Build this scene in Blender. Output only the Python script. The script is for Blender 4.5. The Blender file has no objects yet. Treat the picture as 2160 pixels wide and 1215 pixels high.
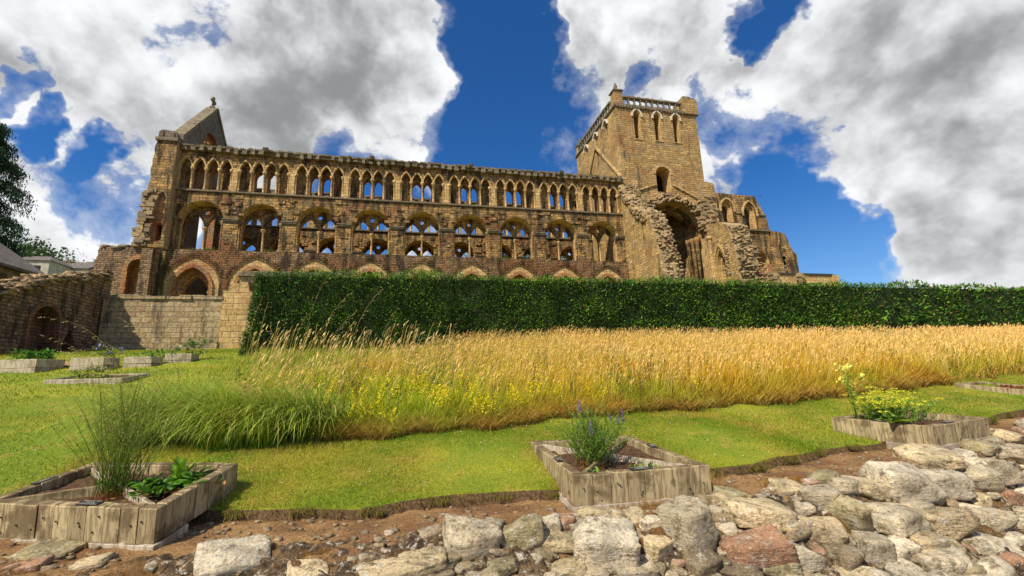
import bpy, bmesh, math, random
import numpy as np
from mathutils import Vector, Matrix
from mathutils.geometry import tessellate_polygon
from mathutils import noise as mnoise
random.seed(7)
rng = np.random.default_rng(7)
SC = bpy.context.scene
COL = SC.collection
PI = math.pi

# ------------------------------------------------------------------ camera (eye at the origin; X runs along the nave, Y north, Z up)
F, YAW, PITCH, ROLL = 927.89, math.radians(13.3846), math.radians(11.7834), math.radians(-1.96065)
FW = np.array([math.sin(YAW)*math.cos(PITCH), math.cos(YAW)*math.cos(PITCH), math.sin(PITCH)])
_r0 = np.array([math.cos(YAW), -math.sin(YAW), 0.0]); _u0 = np.cross(_r0, FW)
RT = _r0*math.cos(ROLL) + _u0*math.sin(ROLL); UP = np.cross(RT, FW)
def ray(u, v):
    return FW + RT*(u-1080)/F - UP*(v-607.5)/F
def at_y(u, v, y):
    d = ray(u, v); return d/d[1]*y
cam_d = bpy.data.cameras.new("camera"); cam = bpy.data.objects.new("camera", cam_d); COL.objects.link(cam)
cam_d.sensor_width = 36; cam_d.lens = 36*F/2160; cam_d.clip_start = 0.05; cam_d.clip_end = 3000
M = Matrix(((RT[0], UP[0], -FW[0], 0), (RT[1], UP[1], -FW[1], 0), (RT[2], UP[2], -FW[2], 0), (0, 0, 0, 1)))
cam.matrix_world = M
SC.camera = cam

# ------------------------------------------------------------------ terrain heights
def ye(x): return np.interp(x, [-14, -4.5, -2.2, -.3, 1.7, 3.8, 7.7, 12.3, 25, 60], [6.3, 5.7, 5.45, 5.22, 5.2, 5.3, 5.87, 6.7, 9.5, 17]) + .05*np.sin(x*2.3) + .03*np.sin(x*5.1+1) + .022*np.sin(x*13.7+2) + .016*np.sin(x*29.3)
def yt(x): return np.interp(x, [-14, -6, 0, 2.6, 4.4, 7.5, 10.9, 25, 60], [5.3, 4.8, 4.5, 4.45, 4.62, 5.05, 5.95, 8.8, 16])
def yf(x): return np.interp(x, [-14, -1, 1, 3, 5.2, 7.4, 11, 25, 60], [2.9, 2.9, 3.0, 3.05, 3.33, 4.05, 5.13, 8.0, 15])
def zp(x): return np.interp(x, [-1.4, 1.0], [-1.56, -1.97])
def zl(y): return np.interp(y, [0, 5.2, 18, 26, 37, 60, 400], [-2.29, -1.25, 1.31, 2.1, 3.6, 4.5, 6])
def sstep(a, b, x):
    t = np.clip((x-a)/(b-a), 0, 1); return t*t*(3-2*t)
ZP = -1.97
def zs(x, y):
    """soil bed, stone bank and path south of the lawn edge"""
    x = np.asarray(x, float); y = np.asarray(y, float)
    a, b, e = yt(x), yf(x), ye(x)
    ztop = -1.33 + .12*(a-4.5)
    zedge = zl(e)-.10
    up = ztop + (zedge-ztop)*np.clip((y-a)/np.maximum(e-a, .05), 0, 1.3)
    t = np.clip((a-y)/(a-b), 0, 1)
    dn = ztop - (ztop-zp(x))*(.10*np.minimum(t, .2)/.2 + .84*(.5*sstep(.10, .78, t)+.5*np.clip((t-.12)/.62, 0, 1)) + .06*sstep(.7, 1, t))
    return np.where(y > a, up, dn)
def ground(x, y):
    return np.where(np.asarray(y) > ye(x), zl(y), zs(x, y))
def hit(u, v):
    d = ray(u, v); t = 2.0
    while t < 80:
        p = d*t
        if p[2] < ground(p[0], p[1]): break
        t += .02
    return d*t

# ------------------------------------------------------------------ node helper
class NT:
    def __init__(s, tree): s.t = tree; s.n = tree.nodes; s.l = tree.links
    def node(s, kind, ins=None, **props):
        nd = s.n.new(kind)
        for k, v in props.items(): setattr(nd, k, v)
        for k, v in (ins or {}).items():
            sk = nd.inputs[k]
            if isinstance(v, bpy.types.NodeSocket): s.l.new(v, sk)
            else: sk.default_value = v
        return nd
    def math(s, op, a, b=None, c=None, clamp=False):
        ins = {0: a}
        if b is not None: ins[1] = b
        if c is not None: ins[2] = c
        return s.node('ShaderNodeMath', ins, operation=op, use_clamp=clamp).outputs[0]
    def vmath(s, op, a, b=None):
        ins = {0: a}
        if b is not None: ins[1] = b
        return s.node('ShaderNodeVectorMath', ins, operation=op)
    def mix(s, f, a, b, mode='MIX'):
        nd = s.n.new('ShaderNodeMix'); nd.data_type = 'RGBA'; nd.blend_type = mode; nd.clamp_factor = True
        for k, v in ((0, f), (6, a), (7, b)):
            if isinstance(v, bpy.types.NodeSocket): s.l.new(v, nd.inputs[k])
            else: nd.inputs[k].default_value = v if k == 0 else (tuple(v)+(1,))[:4]
        return nd.outputs[2]
    def ramp(s, v, a, b, lo=0.0, hi=1.0):
        nd = s.node('ShaderNodeMapRange', {0: v, 1: a, 2: b, 3: lo, 4: hi}, interpolation_type='SMOOTHSTEP'); return nd.outputs[0]
    def noise(s, vec, scale, detail=4, rough=.6, dist=0.0, out=0):
        return s.node('ShaderNodeTexNoise', {'Vector': vec, 'Scale': scale, 'Detail': detail, 'Roughness': rough, 'Distortion': dist}).outputs[out]
def new_mat(name):
    m = bpy.data.materials.new(name); m.use_nodes = True
    nt = NT(m.node_tree); b = m.node_tree.nodes['Principled BSDF']
    b.inputs['Roughness'].default_value = .9
    b.inputs['Specular IOR Level'].default_value = .25
    return m, nt, b
def finish(nt, b, col, height=None, dist=.05, strength=1.0, rough=None):
    nt.l.new(col, b.inputs['Base Color'])
    if height is not None:
        bp = nt.node('ShaderNodeBump', {'Height': height, 'Distance': dist, 'Strength': strength})
        nt.l.new(bp.outputs[0], b.inputs['Normal'])
    if rough is not None: nt.l.new(rough, b.inputs['Roughness'])

def wall_uv(nt, jit=.05, jscale=1.6):
    pos = nt.node('ShaderNodeNewGeometry').outputs['Position']
    sp = nt.node('ShaderNodeSeparateXYZ', {0: pos}).outputs
    u = nt.math('ADD', sp[0], sp[1])
    cmb = nt.node('ShaderNodeCombineXYZ', {0: u, 1: sp[2], 2: 0.0}).outputs[0]
    n = nt.noise(pos, jscale, 3, .6, out=1)
    n = nt.vmath('SUBTRACT', n, (.5, .5, .5)).outputs[0]
    n = nt.node('ShaderNodeVectorMath', {0: n, 3: jit}, operation='SCALE').outputs[0]
    return pos, nt.vmath('ADD', cmb, n).outputs[0], sp

def ashlar_mat(name, lo, hi, stain=(.25, .085, .035), grey=(.20, .17, .12), dark=(.055, .04, .025), bw=.62, rh=.27, mortar=.012,
               stain_t=(.56, .72), grey_t=(.52, .7), dark_t=(.56, .72), bump=.05, jit=.05, lichen=0.0):
    m, nt, b = new_mat(name)
    pos, vec, sp = wall_uv(nt, jit)
    br = nt.node('ShaderNodeTexBrick', {'Vector': vec, 'Color1': (0, 0, 0, 1), 'Color2': (1, 1, 1, 1), 'Mortar': (.5, .5, .5, 1), 'Scale': 1.0,
                 'Mortar Size': mortar, 'Mortar Smooth': .25, 'Bias': 0.0, 'Brick Width': bw, 'Row Height': rh}, offset=.47, squash=.8, squash_frequency=3)
    r = nt.node('ShaderNodeSeparateColor', {0: br.outputs['Color']}).outputs[0]
    col = nt.mix(r, lo, hi)
    n1 = nt.noise(pos, .45, 5, .62); n2 = nt.noise(pos, 1.3, 6, .65, .4); n3 = nt.noise(pos, 7, 5, .7)
    str_v = nt.node('ShaderNodeMapping', {'Vector': pos, 'Scale': (1.6, 1.6, .35)}).outputs[0]
    n4 = nt.noise(str_v, 1.0, 6, .68)
    f = nt.math('ADD', n1, nt.math('MULTIPLY', nt.math('SUBTRACT', r, .5), .13))
    col = nt.mix(nt.ramp(f, stain_t[0], stain_t[1], 0, .85), col, stain)
    col = nt.mix(nt.ramp(n2, grey_t[0], grey_t[1], 0, .8), col, grey)
    col = nt.mix(nt.ramp(n4, dark_t[0], dark_t[1], 0, .85), col, dark)
    if lichen > 0:
        n5 = nt.noise(pos, 4.5, 4, .7)
        col = nt.mix(nt.ramp(n5, .60, .66, 0, lichen), col, (.50, .47, .40))
    col = nt.mix(nt.math('MULTIPLY', br.outputs['Fac'], .75), col, (dark[0]*1.4, dark[1]*1.4, dark[2]*1.4))
    col = nt.mix(1.0, col, nt.node('ShaderNodeCombineColor', {0: nt.ramp(n3, .3, .7, .62, 1.25), 1: nt.ramp(n3, .3, .7, .62, 1.25), 2: nt.ramp(n3, .3, .7, .62, 1.2)}).outputs[0], 'MULTIPLY')
    h = nt.math('MULTIPLY', nt.math('SUBTRACT', 1.0, br.outputs['Fac']), .55)
    h = nt.math('ADD', h, nt.math('MULTIPLY', r, .6))
    h = nt.math('ADD', h, nt.math('MULTIPLY', n3, .9))
    h = nt.math('ADD', h, nt.math('MULTIPLY', n2, .8))
    finish(nt, b, col, h, bump, 1.0)
    return m

def rubble_mat(name, cols, gap=(.035, .022, .013), sx=3.2, sz=7.5, bump=.10, lichen=.0, grey=(.2, .17, .12), grey_t=(.55, .7)):
    m, nt, b = new_mat(name)
    pos, vec, sp = wall_uv(nt, .12, 2.2)
    v = nt.node('ShaderNodeMapping', {'Vector': vec, 'Scale': (sx, sz, 1)}).outputs[0]
    vo = nt.node('ShaderNodeTexVoronoi', {'Vector': v, 'Scale': 1.0, 'Randomness': .9}, voronoi_dimensions='2D', feature='F1')
    ve = nt.node('ShaderNodeTexVoronoi', {'Vector': v, 'Scale': 1.0, 'Randomness': .9}, voronoi_dimensions='2D', feature='DISTANCE_TO_EDGE')
    r = nt.node('ShaderNodeSeparateColor', {0: vo.outputs['Color']}).outputs
    col = nt.mix(r[0], cols[0], cols[1]); col = nt.mix(nt.ramp(r[1], .62, .8), col, cols[2])
    n2 = nt.noise(pos, .8, 6, .65); n3 = nt.noise(pos, 9, 5, .7)
    col = nt.mix(nt.ramp(n2, grey_t[0], grey_t[1], 0, .8), col, grey)
    if lichen > 0:
        col = nt.mix(nt.ramp(nt.noise(pos, 5, 4, .7), .60, .68, 0, lichen), col, (.5, .47, .4))
    e = nt.ramp(ve.outputs['Distance'], 0, .14)
    col = nt.mix(e, gap, col)
    k = nt.ramp(n3, .3, .7, .6, 1.3)
    col = nt.mix(1.0, col, nt.node('ShaderNodeCombineColor', {0: k, 1: k, 2: k}).outputs[0], 'MULTIPLY')
    h = nt.math('ADD', nt.math('MULTIPLY', e, .7), nt.math('MULTIPLY', n3, .6)); h = nt.math('ADD', h, nt.math('MULTIPLY', r[2], .6))
    finish(nt, b, col, h, bump, 1.0)
    return m

def blade_mat(name, trans=.35, rough=.6, vary=.25):
    """colour of each blade or leaf comes from the mesh attribute Col"""
    m, nt, b = new_mat(name)
    a = nt.node('ShaderNodeAttribute', attribute_name='Col').outputs['Color']
    b.inputs['Roughness'].default_value = rough
    nt.l.new(a, b.inputs['Base Color'])
    tr = nt.node('ShaderNodeBsdfTranslucent', {'Color': a})
    mx = nt.node('ShaderNodeMixShader', {0: trans, 1: b.outputs[0], 2: tr.outputs[0]})
    nt.l.new(mx.outputs[0], m.node_tree.nodes['Material Output'].inputs['Surface'])
    return m

def plain_mat(name, col, rough=.8, nscale=8, amt=.25, bump=.01, metallic=0):
    m, nt, b = new_mat(name)
    pos = nt.node('ShaderNodeNewGeometry').outputs['Position']
    n = nt.noise(pos, nscale, 5, .65)
    k = nt.ramp(n, .3, .7, 1-amt, 1+amt)
    c = nt.mix(1.0, col, nt.node('ShaderNodeCombineColor', {0: k, 1: k, 2: k}).outputs[0], 'MULTIPLY')
    b.inputs['Roughness'].default_value = rough; b.inputs['Metallic'].default_value = metallic
    finish(nt, b, c, n, bump, .8)
    return m

MAT = {}
MAT['ash'] = ashlar_mat('golden_ashlar', (.34, .195, .07), (.64, .40, .155), grey=(.20, .15, .085), dark=(.035, .026, .016), bw=.52, rh=.225, bump=.14, dark_t=(.46, .60), grey_t=(.455, .60), stain_t=(.51, .65), jit=.10, mortar=.016)
MAT['ash_tower'] = ashlar_mat('tower_ashlar', (.38, .235, .085), (.67, .45, .195), stain=(.36, .17, .065), grey=(.27, .22, .14), dark=(.10, .07, .035), bw=.8, rh=.24, mortar=.016, bump=.16, stain_t=(.52, .7), grey_t=(.485, .64), dark_t=(.52, .68), jit=.09)
MAT['ash_pale'] = ashlar_mat('pale_dressed_stone', (.46, .29, .115), (.62, .43, .20), stain=(.36, .17, .075), bw=.5, rh=.3, bump=.03, dark_t=(.6, .78))
MAT['ash_red'] = ashlar_mat('reddish_dressed_stone', (.36, .17, .07), (.44, .24, .11), stain=(.3, .09, .035), bump=.04, stain_t=(.45, .7))
MAT['coping'] = ashlar_mat('weathered_dark_stone', (.17, .135, .09), (.25, .20, .13), stain=(.13, .10, .06), bump=.05, lichen=.5)
MAT['gable'] = ashlar_mat('grey_gable_stone', (.15, .12, .085), (.23, .19, .135), stain=(.13, .09, .06), bw=.5, rh=.22, bump=.06)
MAT['rubble'] = ashlar_mat('red_brown_coursed_rubble', (.22, .12, .06), (.54, .36, .19), stain=(.34, .15, .06), grey=(.12, .092, .06), dark=(.03, .02, .013), bw=.44, rh=.15, mortar=.026, bump=.18, jit=.14, dark_t=(.47, .63), stain_t=(.48, .6))
m, nt, b = new_mat('broken_core_rubble'); pos = nt.node('ShaderNodeNewGeometry').outputs['Position']; isl = nt.node('ShaderNodeNewGeometry').outputs['Random Per Island']
n1 = nt.noise(pos, 2.2, 5, .65); n2 = nt.noise(pos, 7, 6, .7)
c = nt.mix(isl, (.25, .175, .09), (.46, .33, .17)); c = nt.mix(nt.ramp(nt.math('FRACT', nt.math('MULTIPLY', isl, 7.3)), .72, .8, 0, .8), c, (.22, .17, .12)); c = nt.mix(nt.ramp(n1, .52, .7, 0, .8), c, (.10, .075, .05)); c = nt.mix(nt.ramp(n2, .60, .68, 0, .45), c, (.48, .42, .30))
finish(nt, b, c, n2, .08, 1.0); MAT['core'] = m
MAT['darkrub'] = ashlar_mat('dark_wall_rubble', (.20, .12, .065), (.44, .29, .165), stain=(.36, .15, .07), grey=(.085, .07, .05), dark=(.03, .024, .018), bw=.36, rh=.15, mortar=.018, bump=.11, jit=.14, lichen=.55, dark_t=(.46, .64))
MAT['lowwall'] = ashlar_mat('lichened_low_wall', (.35, .25, .135), (.50, .38, .22), stain=(.30, .17, .08), grey=(.22, .19, .14), dark=(.07, .055, .04), bw=.55, rh=.27, bump=.05, lichen=.9, dark_t=(.5, .66))

# ------------------------------------------------------------------ mesh builder
class MB:
    def __init__(s): s.v = []; s.f = []; s.m = []
    def add(s, vs, fs, mi=0):
        o = len(s.v); s.v += [tuple(p) for p in vs]
        for k, f in enumerate(fs):
            s.f.append(tuple(o+i for i in f)); s.m.append(mi[k] if isinstance(mi, (list, tuple)) else mi)
    def panel(s, outer, holes, c0, c1, axis='y', mi=0, side=None, hside=None):
        """a wall slab: polygon (a, z) with holes, thick from c0 to c1 along the axis"""
        side = mi if side is None else side; hside = mi if hside is None else hside
        loops = [list(outer)] + [list(h) for h in holes]
        P3 = (lambda a, z, c: (a, c, z)) if axis == 'y' else (lambda a, z, c: (c, a, z))
        tris = tessellate_polygon([[Vector((a, z, 0)) for a, z in lp] for lp in loops])
        flat = [q for lp in loops for q in lp]; n = len(flat)
        vs = [P3(a, z, c0) for a, z in flat] + [P3(a, z, c1) for a, z in flat]
        fs = []; ms = []
        for t in tris:
            a, b_, c = [Vector((*flat[i], 0)) for i in t]
            ccw = (b_-a).cross(c-a).z > 0
            t = tuple(t) if ccw == (axis == 'y') else tuple(reversed(t))
            fs.append(t); fs.append(tuple(n+i for i in reversed(t))); ms += [mi, mi]
        o = 0
        for li, lp in enumerate(loops):
            k = len(lp); area = sum(lp[i][0]*lp[(i+1) % k][1]-lp[(i+1) % k][0]*lp[i][1] for i in range(k))
            flip = (area > 0) ^ (li > 0) ^ (axis == 'x')
            for i in range(k):
                j = (i+1) % k; q = (o+i, o+j, n+o+j, n+o+i)
                fs.append(tuple(reversed(q)) if flip else q); ms.append(side if li == 0 else hside)
            o += k
        s.add(vs, fs, ms)
    def box(s, x0, x1, y0, y1, z0, z1, mi=0, T=None):
        vs = [(x, y, z) for z in (z0, z1) for y in (y0, y1) for x in (x0, x1)]
        if T is not None: vs = [tuple(T @ Vector(p)) for p in vs]
        s.add(vs, [(0, 2, 3, 1), (4, 5, 7, 6), (0, 1, 5, 4), (2, 6, 7, 3), (0, 4, 6, 2), (1, 3, 7, 5)], mi)
    def lathe(s, x, y, prof, n=10, mi=0):
        vs = []; fs = []
        for r, z in prof:
            for k in range(n): a = 2*PI*k/n; vs.append((x+r*math.cos(a), y+r*math.sin(a), z))
        for i in range(len(prof)-1):
            for k in range(n): j = (k+1) % n; fs.append((i*n+k, i*n+j, (i+1)*n+j, (i+1)*n+k))
        fs.append(tuple(range(n-1, -1, -1))); fs.append(tuple((len(prof)-1)*n+k for k in range(n)))
        s.add(vs, fs, mi)
    def tube(s, pts, rad, n=6, mi=0):
        pts = [Vector(p) for p in pts]; vs = []; fs = []
        for i, p in enumerate(pts):
            d = (pts[min(i+1, len(pts)-1)]-pts[max(i-1, 0)]).normalized()
            a = d.cross(Vector((0, 0, 1)) if abs(d.z) < .9 else Vector((1, 0, 0))).normalized(); b_ = d.cross(a)
            r = rad[i] if hasattr(rad, '__len__') else rad
            for k in range(n): t = 2*PI*k/n; vs.append(p+a*r*math.cos(t)+b_*r*math.sin(t))
        for i in range(len(pts)-1):
            for k in range(n): j = (k+1) % n; fs.append((i*n+k, (i+1)*n+k, (i+1)*n+j, i*n+j))
        fs.append(tuple(range(n))); fs.append(tuple((len(pts)-1)*n+k for k in range(n-1, -1, -1)))
        s.add(vs, fs, mi)
    def quadstrip(s, a0, a1, b0, b1, mi=0): s.add([a0, a1, b1, b0], [(0, 1, 2, 3)], mi)
    def build(s, name, mats, parent=None, smooth=False):
        me = bpy.data.meshes.new(name); me.from_pydata(s.v, [], s.f); me.update()
        mats = mats if isinstance(mats, (list, tuple)) else [mats]
        for m in mats: me.materials.append(m)
        me.polygons.foreach_set('material_index', s.m)
        if smooth: me.polygons.foreach_set('use_smooth', [True]*len(me.polygons))
        o = bpy.data.objects.new(name, me); COL.objects.link(o)
        if parent is not None: o.parent = parent
        return o
def np_mesh(name, V, Fq, mat, parent=None, cols=None, smooth=False):
    """V (n,3), Fq (m,k) array of equal-sized faces, or a list of such arrays"""
    if not isinstance(Fq, list): Fq = [Fq]
    me = bpy.data.meshes.new(name); me.vertices.add(len(V)); me.vertices.foreach_set('co', np.ascontiguousarray(V, np.float32).ravel())
    idx = np.concatenate([f.ravel() for f in Fq]); sz = np.concatenate([np.full(len(f), f.shape[1]) for f in Fq])
    me.loops.add(len(idx)); me.loops.foreach_set('vertex_index', idx.astype(np.int32))
    me.polygons.add(len(sz)); st = np.concatenate([[0], np.cumsum(sz)[:-1]])
    me.polygons.foreach_set('loop_start', st.astype(np.int32))
    try: me.polygons.foreach_set('loop_total', sz.astype(np.int32))
    except Exception: pass
    if smooth: me.polygons.foreach_set('use_smooth', np.ones(len(sz), bool))
    me.update(calc_edges=True)
    if cols is not None:
        at = me.attributes.new('Col', 'FLOAT_COLOR', 'POINT')
        at.data.foreach_set('color', np.c_[cols, np.ones(len(cols))].astype(np.float32).ravel())
    me.materials.append(mat)
    o = bpy.data.objects.new(name, me); COL.objects.link(o)
    if parent is not None: o.parent = parent
    return o
def empty(name, loc=(0, 0, 0), rz=0.0):
    o = bpy.data.objects.new(name, None); COL.objects.link(o); o.location = loc; o.rotation_euler = (0, 0, rz); o.empty_display_size = .2
    return o
def tag(o, label=None, cat=None, group=None, kind=None):
    if label: o['label'] = label
    if cat: o['category'] = cat
    if group: o['group'] = group
    if kind: o['kind'] = kind
    return o

# outlines
def round_arch(cx, hw, z0, zsp, n=18):
    return [(cx+hw, z0)] + [(cx+hw*math.cos(PI*k/n), zsp+hw*math.sin(PI*k/n)) for k in range(n+1)] + [(cx-hw, z0)]
def pointed(cx, hw, z0, zsp, zap, n=7):
    h = zap-zsp; R_ = (hw*hw+h*h)/(2*hw); th = math.asin(min(1, h/R_)); c = R_-hw
    right = [(cx-c+R_*math.cos(th*k/n), zsp+R_*math.sin(th*k/n)) for k in range(n+1)]
    left = [(2*cx-a, z) for a, z in reversed(right[:-1])]
    base = [] if z0 is None else [(cx+hw, z0)]
    tail = [] if z0 is None else [(cx-hw, z0)]
    return base+right+left+tail
def circle(cx, cz, r, n=12): return [(cx+r*math.cos(2*PI*k/n), cz+r*math.sin(2*PI*k/n)) for k in range(n)]
def jag(pts, amp, seg, closed=False, rnd=random):
    out = []; m = len(pts)
    for i in range(m if closed else m-1):
        a, b_ = pts[i], pts[(i+1) % m]; L = math.hypot(b_[0]-a[0], b_[1]-a[1]); k = max(1, int(L/seg))
        out.append(a)
        for j in range(1, k):
            t = j/k; out.append((a[0]+(b_[0]-a[0])*t+rnd.uniform(-amp, amp), a[1]+(b_[1]-a[1])*t+rnd.uniform(-amp, amp)))
    if not closed: out.append(pts[-1])
    return out
def ruin(pts, rnd=random, w=(.25, .6), h=(.0, .32)):
    """stepped, stone by stone top line through the given points"""
    out = [pts[0]]; 
    for i in range(len(pts)-1):
        a, b_ = pts[i], pts[i+1]; L = math.hypot(b_[0]-a[0], b_[1]-a[1]); t = 0
        while t < L:
            st = rnd.uniform(*w); t2 = min(L, t+st)
            o = rnd.uniform(*h)-.5*(h[0]+h[1])
            p = (a[0]+(b_[0]-a[0])*t/L, a[1]+(b_[1]-a[1])*t/L); q = (a[0]+(b_[0]-a[0])*t2/L, a[1]+(b_[1]-a[1])*t2/L)
            zz = max(p[1], q[1])*.5+min(p[1], q[1])*.5+o
            out += [(p[0]+.004, zz), (q[0]-.004, zz+rnd.uniform(-.03, .03))]; t = t2
    out.append(pts[-1]); return out

# rocks: a convex block cut by random planes, roughened
_ico = {}
def ico(sub):
    if sub not in _ico:
        bm = bmesh.new(); bmesh.ops.create_icosphere(bm, subdivisions=sub, radius=1)
        _ico[sub] = (np.array([v.co[:] for v in bm.verts]), np.array([[v.index for v in f.verts] for f in bm.faces])); bm.free()
    return _ico[sub]
def rock(size, sub=3, planes=11, rough=.05, rg=rng, boxy=.5):
    D, Fc = ico(sub)
    N = rg.normal(size=(planes, 3)); N /= np.linalg.norm(N, axis=1)[:, None]
    N = np.vstack([N, np.eye(3), -np.eye(3)])
    H = np.r_[rg.uniform(.80, 1.12, planes), rg.uniform(.78, 1.0, 6)]
    dots = D @ N.T
    rr = np.where(dots > .05, H/np.maximum(dots, .05), 9).min(1)
    V = D*rr[:, None]
    if rough > 0:
        off = rg.uniform(-50, 50, 3)
        nz = np.array([mnoise.fractal(Vector(p*1.6+off), .9, 2.1, 5) for p in V])
        n2 = np.array([mnoise.noise(Vector(p*5+off)) for p in V]); V = V*(1+rough*1.1*nz+rough*.45*n2)[:, None]
    return V*np.asarray(size)/2, Fc
def rotm(rx, ry, rz):
    return np.array(Matrix.Rotation(rz, 3, 'Z') @ Matrix.Rotation(ry, 3, 'Y') @ Matrix.Rotation(rx, 3, 'X'))
def rubble_mesh(spots, rg=rng, sub=2):
    """many small stones in one mesh: spots = [(pos, size3)]"""
    n = len(spots); P = np.array([p for p, _ in spots]); Z = np.array([z for _, z in spots])
    K = np.array([(x, y, z) for z in (-1, 1) for y in (-1, 1) for x in (-1, 1)], float)
    V = K[None]*rg.uniform(.55, 1.12, (n, 8, 3))*Z[:, None, :]/2
    a = rg.uniform(-.25, .25, n); V = np.stack([V[..., 0], V[..., 1]-a[:, None]*V[..., 2], V[..., 2]+a[:, None]*V[..., 1]], -1)
    a = rg.uniform(-.9, .9, n); c, s_ = np.cos(a)[:, None], np.sin(a)[:, None]
    V = np.stack([V[..., 0]*c-V[..., 1]*s_, V[..., 0]*s_+V[..., 1]*c, V[..., 2]], -1)+P[:, None, :]
    Fc = np.array([(0, 2, 3, 1), (4, 5, 7, 6), (0, 1, 5, 4), (2, 6, 7, 3), (0, 4, 6, 2), (1, 3, 7, 5)])
    return V.reshape(-1, 3), (np.arange(n)[:, None, None]*8+Fc[None]).reshape(-1, 4)
# PART2

# ================================================================== THE ABBEY
BAY, X0 = 4.233, -15.95
BX = [X0+BAY*i for i in range(9)]
abbey = empty('abbey_church', (1.0, 40.0, 3.0))
tag(abbey, 'roofless sandstone abbey church with three tiers of arches and a square tower, behind the hedge', 'abbey')
def part(mb, name, mats, parent=None, smooth=False):
    o = mb.build(name, mats, None, smooth); par = parent or abbey
    o.parent = par; o.matrix_parent_inverse = mat_world(par).inverted(); return o
def mat_world(o):
    m = Matrix.LocRotScale(o.location, o.rotation_euler, o.scale)
    if o.parent is not None: m = mat_world(o.parent) @ o.matrix_parent_inverse @ m
    return m
def part_np(name, V, Fq, mat, parent=None, cols=None, smooth=False):
    o = np_mesh(name, V, Fq, mat, None, cols, smooth); par = parent or abbey
    o.parent = par; o.matrix_parent_inverse = mat_world(par).inverted(); return o
def copy_obj(o, parent, dx=0.0, dy=0.0):
    c = o.copy(); COL.objects.link(c); c.parent = parent; c.matrix_parent_inverse = o.matrix_parent_inverse; c.location = (o.location.x+dx, o.location.y+dy, o.location.z); return c

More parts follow.
